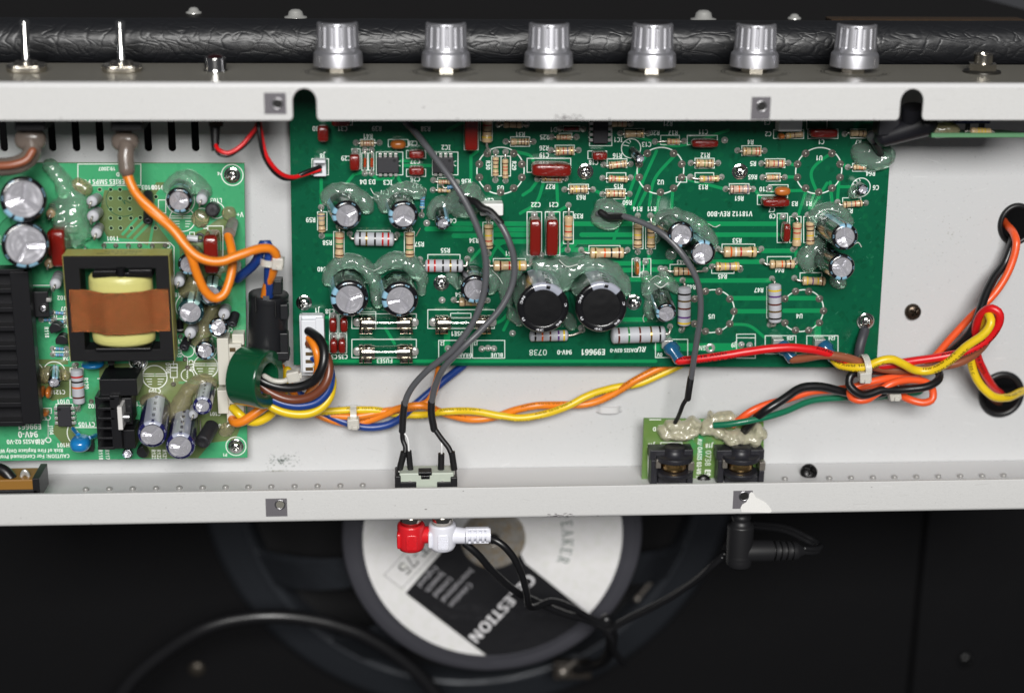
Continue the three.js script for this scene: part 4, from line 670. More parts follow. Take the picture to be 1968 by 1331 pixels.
// transformer: ferrite frame, bobbin, yellow winding, copper band
{
  const z0 = ZL + 12.5, z1 = ZL + 22.5, fr = (x0, y0, x1, y1) => { const a = P(x0, y1, z1), b = P(x1, y0, z1); return [a.x, a.y, b.x, b.y]; };
  const s = rectShape(...fr(135, 491, 323, 695)), w = fr(163, 516, 298, 672), hp = new THREE.Path(); hp.moveTo(w[0], w[1]); hp.lineTo(w[0], w[3]); hp.lineTo(w[2], w[3]); hp.lineTo(w[2], w[1]); hp.closePath(); s.holes.push(hp);
  const ferrite = M('ferrite', '#19191b', 0.5, 0, { specularIntensity: 0.5, bumpMap: fineBump, bumpScale: 0.0001 });
  const t = part('transformer', extr(s, z0, z1, 0.3), ferrite, powerBoard, 'square black transformer wrapped with a copper band');
  const [ax, ay, bx, by] = fr(134, 490.5, 324, 696), tape = new THREE.Shape(); tape.moveTo(ax, ay); tape.lineTo(ax, by + 0.15); tape.lineTo(bx, by + 0.15); tape.lineTo(bx, ay); tape.lineTo(bx - 0.15, ay); tape.lineTo(bx - 0.15, by); tape.lineTo(ax + 0.15, by); tape.lineTo(ax + 0.15, ay); tape.closePath();
  const yt = canvasTex(512, 128, (c, W, H) => { c.fillStyle = '#b3ab5e'; c.fillRect(0, 0, W, H); c.fillStyle = '#4a4428'; c.font = 'bold 30px sans-serif'; c.textAlign = 'center'; c.save(); c.translate(W * 0.55, 42); c.rotate(Math.PI); c.fillText('XT060-11-015', 0, 0); c.restore(); c.save(); c.translate(W * 0.5, 88); c.rotate(Math.PI); c.fillText('LO-07-A   0702', 0, 0); c.restore(); for (let i = 0; i < 300; i++) { c.fillStyle = 'rgba(255,255,220,0.06)'; c.fillRect(rnd() * W, rnd() * H, rnd() * 60, 2); } });
  part('edge_tape', extr(tape, z0 + 0.6, z1 - 0.2), M('yellow_tape', '#a8a258', 0.4), t);
  const pl = new THREE.PlaneGeometry(bx - ax - 1, z1 - z0 - 1.4); part('tape_print', place(pl.rotateX(-Math.PI / 2), V3((ax + bx) / 2, by + 0.17, (z0 + z1) / 2 + 0.2)), M('tape_label', '#ffffff', 0.4, 0, { map: yt }), t);
  // winding: a fat rounded coil between two black flanges
  const yb = fr(163, 530, 300, 663), cx = (yb[0] + yb[2]) / 2, rx = (P(295, 600, z1).x - P(172, 600, z1).x) / 2;
  const coil = lathe([[0, -13.6], [rx * 0.5, -13.6], [rx - 1.2, -13.2], [rx - 0.2, -12], [rx, -10.5], [rx, 10.5], [rx - 0.2, 12], [rx - 1.2, 13.2], [rx * 0.5, 13.6], [0, 13.6]], 64); coil.scale(1, 1, 0.62);
  part('winding', place(coil, V3(cx, (yb[1] + yb[3]) / 2, z1 - 4)), M('winding_tape', '#cfcb7e', 0.32, 0, { clearcoat: 0.4, clearcoatRoughness: 0.25, bumpMap: fineBump, bumpScale: 0.0002 }), t);
  const bob = M('bobbin', '#131315', 0.25); 
  const fl = [pbox(176, 523, 292, 534, z0, z1 + 2.2, 0.5), pbox(182, 668, 290, 676, z0, z1 + 1.5, 0.5), pbox(178, 520, 222, 528, z1, z1 + 3.6, 0.4), pbox(246, 518, 290, 528, z1, z1 + 3.6, 0.4), place(cyl(1.7, 1.7, 3, 20), P(232, 522, z1 + 1.6))];
  part('bobbin', fl, bob, t);
  // copper band: a profile seen from above, carried down the front
  const q = [[135.5, 0.4], [170, 0.4], [176, 1.2], [190, 2.9], [205, 4.9], [236, 5.2], [246, 4.7], [252, 4.6], [278, 3.1], [291, 1.2], [295, 0.4], [325.5, 0.4]].map(([px, z]) => [P(px, 600, z1).x, z1 + z]);
  q.unshift([q[0][0] - 0.15, z0 + 1]); q.push([q[q.length - 1][0] + 0.15, z0 + 1]);
  const y0 = P(234, 637, z1 + 0.4).y, y1 = P(234, 556, z1 + 0.4).y;
  const cs = new THREE.Shape(); q.forEach(([x, z], i) => (i ? cs.lineTo(x, -z) : cs.moveTo(x, -z))); for (let i = q.length - 1; i >= 0; i--) cs.lineTo(q[i][0] + (i < 2 ? 0.12 : i > q.length - 3 ? -0.12 : 0), -q[i][1] + 0.15); cs.closePath();
  const cg = extr(cs, y0, y1); cg.rotateX(-Math.PI / 2); part('copper_band', creased(cg, 0.5), M('copper_foil', '#b06c42', 0.26, 0.92, { roughnessMap: smudge, bumpMap: fineBump, bumpScale: 0.0001 }), t);
  for (const x of [163, 199, 246, 292]) part('transformer_pin', rod(P(x, 474, ZL + 0.2), P(x, 480, ZL + 11), 0.45), tin, t);
  part('transformer_foot', rod(P(213, 708, ZL + 0.3), P(213, 695, ZL + 11), 1.3), bob, t);
}
// tall capacitors at the left edge and the rest
can(Lb, '30 372 45 383 42', 'black', 30, -0.8, { inner: 0.79, y: 2.5 }); can(Lb, '38 452 48.5 471 43', 'black', 29, -0.2, { inner: 0.82 });
can(Lb, '349 366 343.5 385.6 24', 'black', 15, -0.4); can(Lb, '372 490 362 508 20.5', 'black', 16, -0.6); can(Lb, '408 549 405.5 567 22', 'teal', 15, 2.6); can(Lb, '371 580 366 600 25', 'teal', 15, 2.4, { inner: 0.78 });
can(Lb, '425 618 419 629 18', 'black', 12, -1.9); can(Lb, '399 662 393 674 18', 'black', 12, 0.3); can(Lb, '300 781 292 835.5 28', 'blue', 27, 2.5, { inner: 0.76 }); can(Lb, '354 809 346 858 28', 'blue', 27, 2.5, { inner: 0.77 }); can(Lb, '397 746 388.6 780 18.5', 'blue', 22, 2.5, { inner: 0.66 });
can(Lb, '105 711 103.7 735 11.5', 'black', 13, 2.6); can(Lb, '247 866 244.5 871.6 10', 'black', 8, -1.5);
film(Lb, 117, 470, 28, 72, 14, redCap, 0.3); film(Lb, 102, 465, 16, 50, 9, redCap, 0.4); film(Lb, 408, 483, 28, 74, 13, redCap, 0.3);
disc(Lb, 93.5, 753, 11, 21, discCap, 7); disc(Lb, 81, 793, 25, 11, discCap, 7); disc(Lb, 81, 752, 10, 20, discCap, 6); 
{ const d = disc(Lb, 159, 842, 38, 29, M('blue_ceramic', '#1a78b8', 0.25, 0, { clearcoat: 0.7 }), 10); d.position.z += 5; part('lead', [rod(P(140, 824, ZL + 1), P(150, 836, ZL + 9), 0.9), rod(P(184, 836, ZL + 1), P(170, 842, ZL + 9), 0.9)], M('blue_ceramic'), d); disc(Lb, 178, 699, 42, 13, M('blue_ceramic'), 9); }
// resistors stood on end: a grey body pointing out of the board, wire bent back over it
function stood(px, py, tx, ty, rpx, h, mat = greyR, bands = 'k30n50') {
  const a = P(px, py, ZL + 1), b = P(tx, ty, ZL + h), d = rpx * 2 * mmPx(ZL + h), ax = b.clone().sub(a), L = ax.length(), q = along(ax), pr = [];
  for (let i = 0; i <= 22; i++) { const t = i < 6 ? (i / 6) ** 2 * 0.1 : i > 16 ? 1 - ((22 - i) / 6) ** 2 * 0.1 : 0.1 + (i - 6) / 10 * 0.8; const e = Math.min(t, 1 - t); pr.push([d / 2 * Math.sqrt(Math.max(0, 1 - Math.max(0, 1 - e / 0.1) ** 2)), t * L]); }
  const m = put('resistor', lathe(pr, 24), mat, powerBoard, a, q);
  for (const [, c, at] of bands.matchAll(/([a-z])(\d\d)/g)) { const y = L * at / 100; put('colour_band', lathe([[d / 2 + 0.03, y - 0.3], [d / 2 + 0.03, y + 0.3]], 24), bandMat(c), m, a, q); }
  part('lead', tubeOf([b.clone().addScaledVector(ax, -0.02), b.clone().addScaledVector(ax, 0.06), b.clone().add(V3(-0.6, -1.4, 0.9)), b.clone().add(V3(-1, -d * 0.7, -1.5)), P(px - 6, py + 14, ZL)], 0.36, 0, 8), leadMat, m);
}
stood(187, 380, 175, 387, 10, 11); stood(188, 407, 177, 416, 11, 13); stood(190, 436, 184, 449, 10, 12); stood(101, 402, 96.5, 411, 8.5, 9, tanR); stood(97, 498, 93.5, 507, 9, 9, tanR); stood(113, 528, 105, 547, 10.5, 16); stood(391, 372, 386.5, 384, 10.5, 11); stood(347, 530, 343, 542, 10.5, 12); stood(372, 628, 364.5, 641, 11, 13); stood(434, 592, 430, 604, 11, 12); stood(374, 783, 371, 797, 9, 13); stood(352, 395, 352, 399, 4, 4);
R(Lb, '147 708 152 776 23', greyR, 'r20k34o50n78', '143 702', '149 786', 0.5);
for (const s of ['84 614 98 614 7', '106 601 122 601 7', '106 618 122 618 7', '106 670 122 670 7', '106 681 122 681 7']) { const [x0, y0, x1] = nums(s); R(Lb, s, blueR, 'v30r50v70', `${x0 - 5} ${y0}`, `${x1 + 5} ${y0}`); }
// diodes lying, ferrite beads, transistors, opto coupler, chip
for (const [a, b] of [['284 371', '284 390'], ['284 408', '284 424'], ['452 603', '446 622'], ['360 652', '353 667']]) { const [x, y] = nums(a), [u, v] = nums(b), p = P(x, y, ZL + 2), q = P(u, v, ZL + 6), m = part('ferrite_bead', creased(rod(p, q, 1.7, 1.8), 0.5), M('bead', '#202024', 0.45), powerBoard); const d = q.clone().sub(p).normalize(); part('bead_end', place(new THREE.TorusGeometry(1.0, 0.35, 8, 20), q.clone().addScaledVector(d, 0.05), along(d, Z)), M('bead_lip', '#3a3a3f', 0.4), m); }
{ const p = P(408, 817, ZL + 3), q = P(388, 850, ZL + 14), d = q.clone().sub(p).normalize(), m = part('inductor', place(lathe([[0, 0], [2.3, 0], [2.8, 0.6], [2.8, q.distanceTo(p) - 0.6], [2.5, q.distanceTo(p)], [1.5, q.distanceTo(p)], [1.2, q.distanceTo(p) - 0.5], [0, q.distanceTo(p) - 0.5]]), p, along(d)), M('shrink_black', '#27272b', 0.5, 0, { bumpMap: fineBump, bumpScale: 0.0002 }), powerBoard); part('lead', rod(P(384, 806, ZL), P(386, 840, ZL + 12), 0.3), leadMat, m); }
part('inductor', place(lathe([[0, 0], [2.2, 0], [2.6, 0.5], [2.6, 7], [2.1, 7.8], [0.9, 8], [0, 7.6]]), P(410, 400, ZL), along(P(407, 404, ZL + 8).sub(P(410, 400, ZL)))), M('shrink_black'), powerBoard);
for (const [x, y, f] of [[106, 632, 0.3], [118, 655, 0], [274, 868, 2]]) { const s = new THREE.Shape(); s.absarc(0, 0, 2.3, -0.5, Math.PI + 0.5, false); s.closePath(); const g = extr(s, 0, 4.6, 0.2); g.rotateZ(f); part('transistor', place(g, P(x, y, ZL + 6).setZ(ZL + 2)), M('transistor_black', '#1b1b1f', 0.4), powerBoard); }
chip(Lb, 111, 781, 134, 820, true);
part('optocoupler', pbox(150, 848, 178, 868, ZL + 0.6, ZL + 4, 0.3), icPl, powerBoard);
{ const d = part('diode', rod(P(345, 614, ZL + 2), P(346, 637, ZL + 2), 1.25), M('diode_black', '#131316', 0.3), powerBoard); part('cathode_band', rod(P(345.7, 631, ZL + 2), P(345.9, 634, ZL + 2), 1.3), tin, d); }
{ const d = part('diode', rod(P(359, 457, ZL + 2), P(380, 459, ZL + 2), 1.2), M('diode_silver', '#c8cbd0', 0.3), powerBoard); part('ring', place(new THREE.TorusGeometry(1.3, 0.5, 10, 24), P(384, 456, ZL + 0.8)), M('bead_lip'), d); }
// heat sink with ribs along the left edge, and the small one with a bolted transistor
const sinkM = M('anodised_black', '#1c1c1f', 0.38, 0.3);
{
  const g = [pbox(-30, 520, 50, 815, ZL + 8, ZL + 10, 0.2), pbox(42, 522, 53, 815, ZL + 10, ZL + 16, 0.3)];
  for (let i = 0; i <= 8; i++) { const y = 522 + i * 36.6; g.push(pbox(-30, y - 5, 46, y + 5, ZL + 9, ZL + 15.4, 0.25)); }
  const m = part('heat_sink', g, sinkM, powerBoard, 'tall ribbed black heat sink at the left edge');
  part('transistor', pbox(61, 560, 91, 610, ZL + 3, ZL + 9, 0.4), blackPl, powerBoard); const s = screw(powerBoard, 83, 592, ZL + 9, 1.6, false, zinc);
  part('transistor_tab', pbox(88, 573, 97, 580, ZL + 8, ZL + 10, 0.2), tin, powerBoard);
}
{
  const z = ZL + 4, g = [pbox(192, 728, 262, 761, z, z + 14, 0.3), pbox(216, 760, 228, 862, z, z + 16, 0.3), pbox(228, 826, 258, 862, z, z + 12, 0.3)];
  for (let i = 0; i < 6; i++) g.push(pbox(187, 764 + i * 19, 220, 769 + i * 19, z, z + 16, 0.2)); g.push(pbox(188, 762, 218, 862, z, z + 8, 0.2));
  const m = part('heat_sink', g, sinkM, powerBoard, 'small finned black heat sink with a bolted white tabbed transistor');
  part('mounting_tab', pbox(227, 782, 233, 826, z + 10, z + 18, 0.2), M('pale_tab', '#d4d2d0', 0.35), m);
  part('transistor', pbox(234, 764, 252, 816, z, z + 10, 0.5), blackPl, powerBoard);
  const a = P(233, 801, z + 14), b = P(250, 801, z + 14), pr = []; for (let i = 0; i <= 14; i++) pr.push([1.9 - (i % 2) * 0.35, i * a.distanceTo(b) / 14]); pr.push([0, a.distanceTo(b)]);
  part('bolt', place(lathe(pr, 24), a, along(b.clone().sub(a))), zinc, m);
}
// white header with a tall guard, pale posts
{
  const m = part('connector', [pbox(436, 661, 463, 812, ZL, ZL + 8, 0.3), pbox(446, 642, 468, 663, ZL, ZL + 6, 0.3), pbox(420, 650, 438, 740, ZL + 1, ZL + 9, 0.3), pbox(419, 750, 437, 795, ZL + 1, ZL + 9, 0.3)], paleNylon, powerBoard, 'white header at the right edge of the power board');
  for (let i = 0; i < 5; i++) part('header_pin', pbox(441, 668 + i * 27, 452, 676 + i * 27, ZL + 7.9, ZL + 8.2, 0.05), M('slot_brass'), m);
}
// clear crimp sleeves on the board's screw terminals
for (const [a, b, r] of [['447 428', '440 448', 11], ['455 508', '452 528', 9]]) { const [x, y] = nums(a), [u, v] = nums(b); const p = P(x, y, ZL + 3), q = P(u, v, ZL + 11); part('crimp_sleeve', [rod(p, q, r * 0.19, r * 0.21), place(new THREE.SphereGeometry(r * 0.19, 20, 12), p)], M('smoky_sleeve', '#a8a39c', 0.2, 0, { transmission: 0.6, thickness: 0.002, roughness: 0.25 }), powerBoard); }
const glL = ['95 318 14 4, 108 330 14 5, 118 345 14 6, 130 352 12 6, 125 365 16 8, 110 395 15 9, 120 408 18 11, 135 395 18 10, 150 378 16 7, 155 395 18 9, 150 415 20 11, 158 430 18 11, 165 445 15 9, 145 455 12 7, 120 425 16 12, 140 430 18 12, 150 465 12 6', '155 358 15 4, 168 364 10 4, 145 352 8 3', '322 362 11 3, 333 348 12 4, 348 340 13 5, 365 340 14 6, 380 350 13 5, 392 362 12 4, 398 368 8 3, 372 358 14 5', '372 538 14 4, 365 555 14 4, 385 545 14 4, 350 560 8 3', '385 615 16 5, 400 605 14 5, 395 635 14 6, 385 645 14 6, 375 655 10 4, 410 590 12 5', '452 528 9 8, 445 540 7 5', '385 420 18 3, 440 410 14 3'];
glL.forEach((s, i) => part('glue_blob', glueGeo(s, ZL, 2.6), i === 0 || i === 2 ? glueM : glueAmber, powerBoard));
for (const s of ['278 770 11 4, 292 764 12 5, 308 768 12 5, 318 778 10 5', '330 800 14 5, 340 785 15 5, 352 765 15 5, 362 748 15 5, 376 735 14 5, 392 730 14 5, 408 736 12 4, 335 795 14 4, 350 775 16 4', '432 828 13 2, 442 820 10 2', '82 722 12 3, 92 718 14 4, 120 718 10 3, 128 722 7 3, 68 722 12 4']) part('glue_blob', glueGeo(s, ZL, 2.6), glueAmber, powerBoard);

// ---------------------------------------------------------------- the small jack board at the bottom, and the input board behind the notch
const ZJ = 14;
const jackBoard = thing('circuit_board', 'small olive green jack board at the bottom edge with two black sockets', 'circuit board', P(1350, 870, ZJ));
boardSheet('1238 805 1468 808 1469 960 1232 960', ZJ, 1.6, (x0, y0, x1, y1) => printer(ZJ, x0, y0, x1, y1, 1024, (o) => {
  const { c, W, H } = o; c.fillStyle = '#5c7c40'; c.fillRect(0, 0, W, H); o.blotch(1345, 850, 26, '#2f8a55', 60, 0.2); o.line('1348 806 1346 880', 9, '#2f8f58'); o.blotch(1310, 830, 90, '#8a9a55', 70, 0.06);
  for (let i = 0; i < 900; i++) { c.fillStyle = rnd() < 0.5 ? 'rgba(210,220,160,0.08)' : 'rgba(30,60,30,0.08)'; c.fillRect(rnd() * W, rnd() * H, rnd() * 6, rnd() * 4); }
  o.rect('1270 850 1311 870'); o.line('1246 960 1246 863 1256 863', 1.8, white); o.line('1374 960 1376 861 1384 861', 1.8, white); o.line('1249 806 1270 806', 2.2, white);
  const T = (s) => s.split(';').forEach((e) => { const [t, x, y, z, r] = e.split(','); o.text(t, +x, +y, +z, +r); });
  T('J17,1251,855,12,180;J18,1363,856,12,180;LINE OUT,1312,840,12,180;D,1258,824,12,180;OASIS 02-V0 9,1344,888,12,90;E9,1360,908,16,90'); o.text('0738', 1361, 880, 15, 90, '#dfe6de', '', 1); o.text('RU', 1345, 848, 12, 90, white, 'bold italic');
}), M('board_edge_olive', '#6f9a55', 0.6), jackBoard);
const jackBlack = M('jack_black', '#222228', 0.42);
for (const [x0, x1, cx, lab] of [[1249, 1333, 1296, 'left'], [1377, 1470, 1424, 'right']]) {
  const z1 = ZJ + 9, ax = (py, dz) => P(cx, py, ZJ + 6 + dz);
  const m = part('jack_socket', [pbox(x0, 864, x1, 884, ZJ, ZJ + 7, 0.4), pbox(x0, 884, x0 + 16, 960, ZJ, ZJ + 7, 0.4), pbox(x1 - 14, 904, x1, 960, ZJ, ZJ + 7, 0.4), pbox(x0 + 14, 915, x1 - 12, 960, ZJ, ZJ + 5, 0.4)], jackBlack, jackBoard, `${lab} black jack socket of the small board`);
  const c0 = P(cx, 872, ZJ + 6);
  part('socket_collar', [place(lathe([[0, 3.4], [2.6, 3.4], [3.9, 3.2], [4.0, 2.8], [4.0, 0], [7.2, 0], [7.4, -0.4], [7.4, -1.8], [7.2, -2.1], [0, -2.1]], 48), c0), place(lathe([[0, 0], [6.6, 0], [6.8, -0.4], [6.8, -1.7], [6.5, -2], [0, -2]], 48), c0.clone().add(V3(0, -6.4, 0.3)))], jackBlack, m);
  const sp = place(lathe([[4.6, -2.2], [5.0, -3], [5.0, -5.4], [4.6, -6.2]], 32), c0.clone().add(V3(0, 0, 0))); part('contact_spring', sp, M('gold_contact', '#c9a877', 0.22, 1), m);
  part('contact_leaf', [pbox(x0 + 12, 884, x0 + 22, 900, ZJ + 6, ZJ + 9, 0.2), pbox(x1 - 10, 888, x1 + 2, 904, ZJ + 4, ZJ + 8, 0.2)], dullTin, m);
}
screw(jackBoard, 1352, 924, ZJ, 3, false, M('black_screw'));
for (const [s, n] of [['1272 828 9 4, 1280 836 11 5, 1285 815 10 6, 1298 832 13 7, 1312 834 12 7, 1318 818 10 7, 1330 806 9 6, 1340 812 8 6, 1336 826 8 6, 1325 832 10 6, 1300 815 12 5, 1268 822 6 4', 0], ['1350 828 8 5, 1356 815 9 5, 1368 805 11 6, 1385 800 11 6, 1402 798 11 6, 1415 806 10 6, 1366 822 13 6, 1382 830 13 7, 1400 836 13 7, 1418 832 11 8, 1425 842 12 7, 1440 838 13 7, 1452 842 12 7, 1456 828 12 7, 1466 830 8 7, 1455 818 8 6, 1365 792 4 6, 1410 846 10 6, 1448 852 8 5, 1400 845 8 6', 1]]) part('glue_blob', glueGeo(s, ZJ, 1.8, 0.5, 0.36), glueCream, jackBoard);

const inputBoard = thing('circuit_board', 'narrow shaded green board seen edge on under the lip at top right', 'circuit board', P(1870, 262, 28));
{
  const c = P(1872, 262, 30), g = box(34.5, 1.6, 22, 0.2); part('board', place(g, V3(c.x, c.y, 24), new THREE.Quaternion().setFromAxisAngle(X, -0.12)), M('edge_board', '#4c7f57', 0.45), inputBoard);
  const up = (px, py, z) => P(px, py, z);
  const a = up(1865, 252, 31), b = up(1904, 254, 31), m = part('resistor', place(lathe([[0, 0], [1.2, 0.1], [1.6, 0.8], [1.4, 1.8], [1.4, 6], [1.6, 7], [1.2, 7.7], [0, 7.8]], 24), a, along(b.clone().sub(a))), tanR, inputBoard);
  for (const t of [1.2, 2.8, 4, 5.2, 6.6]) put('colour_band', lathe([[1.5, t - 0.25], [1.5, t + 0.25]], 20), bandMat('y'), m, a, along(b.clone().sub(a)));
  part('lead', [tubeOf([a, up(1857, 252, 31), up(1855, 263, 31)], 0.3, 0, 8), tubeOf([b, up(1911, 253, 31), up(1913, 264, 31)], 0.3, 0, 8)], leadMat, m);
  part('blue_socket', pbox(1836, 222, 1906, 238, 22, 34, 0.4), M('deep_blue', '#16204f', 0.4), inputBoard); part('socket_leg', [pbox(1858, 236, 1866, 254, 26, 28, 0.2), pbox(1884, 236, 1894, 250, 26, 28, 0.2)], blackPl, inputBoard);
  part('glue_blob', glueGeo('1800 250 14 4, 1820 248 16 5, 1835 250 10 4', 30, 2.4), glueAmber, inputBoard);
}

// ================================================================ wires, cables and what hangs on them
const wireM = (n, hex) => M('wire_' + n, hex, 0.36, 0, { clearcoat: 0.25, clearcoatRoughness: 0.3 });
const cO = wireM('orange', '#e9821c'), cOR = wireM('coral', '#ee5a2a'), cY = wireM('yellow', '#e6c31c'), cB = wireM('blue', '#163c86'), cR = wireM('red', '#d6161b'), cK = wireM('black', '#131315'), cN = wireM('brown', '#6e3a26'), cN2 = wireM('lightbrown', '#8f5238'), cG = wireM('grey', '#57585c'), cW = wireM('white', '#dddddd');
const shrink = M('heat_shrink', '#161618', 0.45);
const wire = (s, r, mat, name, label, cat = 'wire', group) => single(name, tubeOf(run(s), r), mat, label, cat, group);
// a wire with parts: first the insulation, then sleeves and terminals
function harness(name, label, s, r, mat, cat = 'wire') { const pts = run(s), o = thing(name, label, cat, pts[Math.floor(pts.length / 2)]); part('insulation', tubeOf(pts, r), mat, o); return o; }
// insulation printed along its length
const printed = (n, hex, ink, text) => M('printed_' + n, '#ffffff', 0.38, 0, { clearcoat: 0.2, clearcoatRoughness: 0.3, map: canvasTex(2048, 128, (c, w, h) => { c.fillStyle = hex; c.fillRect(0, 0, w, h); for (let i = 0; i < 500; i++) { c.fillStyle = rnd() < 0.5 ? 'rgba(255,255,255,0.06)' : 'rgba(30,10,0,0.06)'; c.fillRect(rnd() * w, rnd() * h, rnd() * 26, 1 + rnd() * 5); } c.fillStyle = ink; c.font = 'bold 19px sans-serif'; c.textBaseline = 'middle'; for (let k = 0; k < 4; k++) for (let x = 0; x < 4; x++) { c.save(); c.translate(x * 512 + k * 60, 16 + k * 32); c.scale(1.5, 1); c.fillText(text, 0, 0); c.restore(); } }) });
const pY = printed('yellow', '#e6c31c', 'rgba(60,45,10,0.75)', 'TEW AWM 105 C'), pR = printed('red', '#d6161b', 'rgba(60,0,0,0.8)', 'AWM 18 AWG'), pYo = printed('yellow_thin', '#e6c31c', 'rgba(70,55,10,0.6)', 'AWM 1015 VW-1'), pOr = printed('orange_thin', '#e9821c', 'rgba(90,40,5,0.5)', 'AWM 1015 VW-1');

// mains leads from the toggle switches
for (const [k, s, lab, path] of [[0, '238 225 22, 240 262 24, 244 295 28, 244 335 30', 'twisted orange wire pair end leaving the right toggle switch in a smoky sleeve', ['244 330 30, 252 355 31, 280 395 33, 330 440 36, 362 478 38, 385 496 39, 420 502 39, 455 491 38, 490 480 36, 512 476 34, 527 482 33, 530 497 31, 524 522 28, 514 545 24, 508 575 20', '242 335 29, 262 372 32, 300 408 34, 345 452 36, 366 490 37, 378 525 36, 392 556 35, 410 573 34, 428 568 33, 440 542 31, 447 505 28, 444 475 24, 438 452 19']]]) {
  const o = thing('orange_wire', 'orange wire crossing the power board to the black ferrite clamp', 'wire', P(330, 440, 36)); part('insulation', tubeOf(run(path[0]), 1.65), cO, o);
  const q = thing('orange_wire', 'orange wire looping down to the clear sleeve marked V+', 'wire', P(345, 452, 36)); part('insulation', tubeOf(run(path[1]), 1.65), cO, q);
  const sl = thing('switch_sleeve', 'smoky heat shrink sleeve below the right toggle switch, orange wires coming out', 'sleeve', P(240, 290, 26));
  part('sleeve', [tubeOf(run('236 232 22, 238 262 25, 243 284 28, 241 300 29, 243 325 30'), 2.9, 0, 18), place(pillow(9.5, 7, 6, 0.8), P(240, 272, 26))], M('smoky_shrink', '#8a7d74', 0.22, 0, { transmission: 0.45, thickness: 0.002 }), sl); part('switch_body', pbox(212, 222, 272, 252, 14, 34, 0.5), blackPl, sl);
  const s2 = thing('switch_sleeve', 'smoky sleeve with brown wire below the left toggle switch', 'sleeve', P(50, 280, 26));
  part('sleeve', [tubeOf(run('56 235 24, 58 262 26, 62 290 28, 50 308 30, 25 318 31, -20 322 31'), 3.2, 0, 18), place(pillow(11, 8, 7, 0.8), P(58, 268, 26))], M('smoky_shrink'), s2); part('switch_body', pbox(28, 222, 84, 252, 14, 34, 0.5), blackPl, s2); part('insulation', tubeOf(run('62 290 33, 50 307 34.5, 25 316 35.5, -20 319 35.5'), 1.4), cN2, s2);
}
harness('blue_wire', 'blue wire bending from the power board up and down into the ferrite clamp', '457 535 18, 470 524 22, 486 510 26, 498 490 29, 506 468 30, 513 463 30, 516 475 30, 516 500 29, 516 530 26, 516 575 20', 1.75, cB);
{ // black and red pair to the lamp
  wire('413 265 22, 416 290 26, 430 300 27, 455 290 26, 480 268 25, 495 240 24, 500 215 22', 0.75, cK, 'lamp_lead', 'thin black lead of the pair hanging from the indicator lamp'); wire('411 265 22, 418 286 27, 434 294 28, 458 284 27, 482 258 26, 494 240 26, 499 215 24', 0.75, cR, 'lamp_lead', 'thin red lead of the pair hanging from the indicator lamp');
  wire('497 225 26, 502 260 27, 512 300 27, 535 330 25, 560 340 22, 590 333 18, 614 326 16', 0.8, cR, 'red_lead', 'thin red lead curving to the white two pin connector'); wire('496 232 27, 499 262 28, 508 302 27, 530 334 24, 556 344 21, 588 330 19, 614 321 16', 0.8, cK, 'black_lead', 'thin black lead curving to the white two pin connector');
  const l = thing('lamp_sleeve', 'black tapered sleeve of the indicator lamp under the lip', 'sleeve', P(416, 255, 22)); part('sleeve', rod(P(413, 222, 22), P(413, 290, 25), 2.3, 1.2), shrink, l); part('lamp_body', rod(P(415, 218, 22), P(415, 242, 22.5), 2.6), M('lamp_brown', '#3a2c22', 0.4, 0.4), l);
}
// ferrite clamp: black split cylinder
{
  const a = P(516, 562, 16), b = P(514, 690, 15), ax = b.clone().sub(a), L = ax.length(), t = thing('ferrite_clamp', 'black plastic ferrite clamp round wires between the two green boards', 'ferrite clamp', a.clone().lerp(b, 0.5)), q = along(ax);
  part('shell', place(lathe([[0, 0], [5.4, 0], [7.2, 0.3], [7.5, 0.8], [7.5, 3], [7.3, 3.2], [7.3, L - 3.2], [7.5, L - 3], [7.5, L - 0.6], [7.1, L], [0, L]], 40), a, q), M('clamp_black', '#1a1b1e', 0.38), t);
  part('hinge', [pbox(521, 540, 541, 566, 16, 23, 0.4), pbox(538, 585, 553, 615, 17, 23, 0.5), pbox(538, 640, 553, 690, 17, 22, 0.5), pbox(495, 676, 555, 694, 15, 22.6, 0.6)], M('clamp_black'), t);
  part('clip_window', [pbox(505, 569, 517, 577, 23.2, 24, 0.1)], M('clip_grey', '#4a4b50', 0.4), t); part('seam', [pbox(490, 568, 492, 600, 21.5, 23.4, 0.2), pbox(528, 580, 530, 610, 22.2, 23.7, 0.2)], M('seam_dark', '#0c0c0d', 0.5), t);
}
// green ferrite ring with the bundle through it
{
  const c = P(489, 725, 26), o = thing('ferrite_ring', 'glossy dark green ferrite ring threaded with a coloured wire bundle', 'ferrite ring', c), ax = V3(0.90, -0.02, 0.43).normalize(), R0 = 11, R1 = 6.2, h = 6.2, e = 0.8;
  const pr = []; const corner = (r, y, a0) => { for (let i = 0; i <= 4; i++) { const a = a0 + i / 4 * Math.PI / 2; pr.push([r + e * Math.cos(a), y + e * Math.sin(a)]); } };
  corner(R0 - e, -h + e, -Math.PI / 2); corner(R0 - e, h - e, 0); corner(R1 + e, h - e, Math.PI / 2); corner(R1 + e, -h + e, Math.PI); pr.push(pr[0].slice());
  part('ring', place(lathe(pr, 64), c, along(ax)), M('green_coat', '#0d4a2e', 0.22, 0, { clearcoat: 0.6, clearcoatRoughness: 0.12, bumpMap: fineBump, bumpScale: 0.00015 }), o);
}
const bun = 'through the green ring to the white connector';
wire('455 690 18, 470 712 24, 495 728 26, 530 742 27, 565 745 28, 598 734 29, 618 708 30, 623 676 28, 612 650 24, 593 636 19', 1.75, cK, 'black_wire', 'black wire, topmost of the bundle ' + bun);
wire('455 705 18, 472 722 24, 495 737 25, 525 757 26, 560 768 27, 600 760 28, 626 736 28, 632 706 26, 624 680 23, 594 660 19', 1.7, cN, 'brown_wire', 'dark brown wire of the bundle ' + bun);
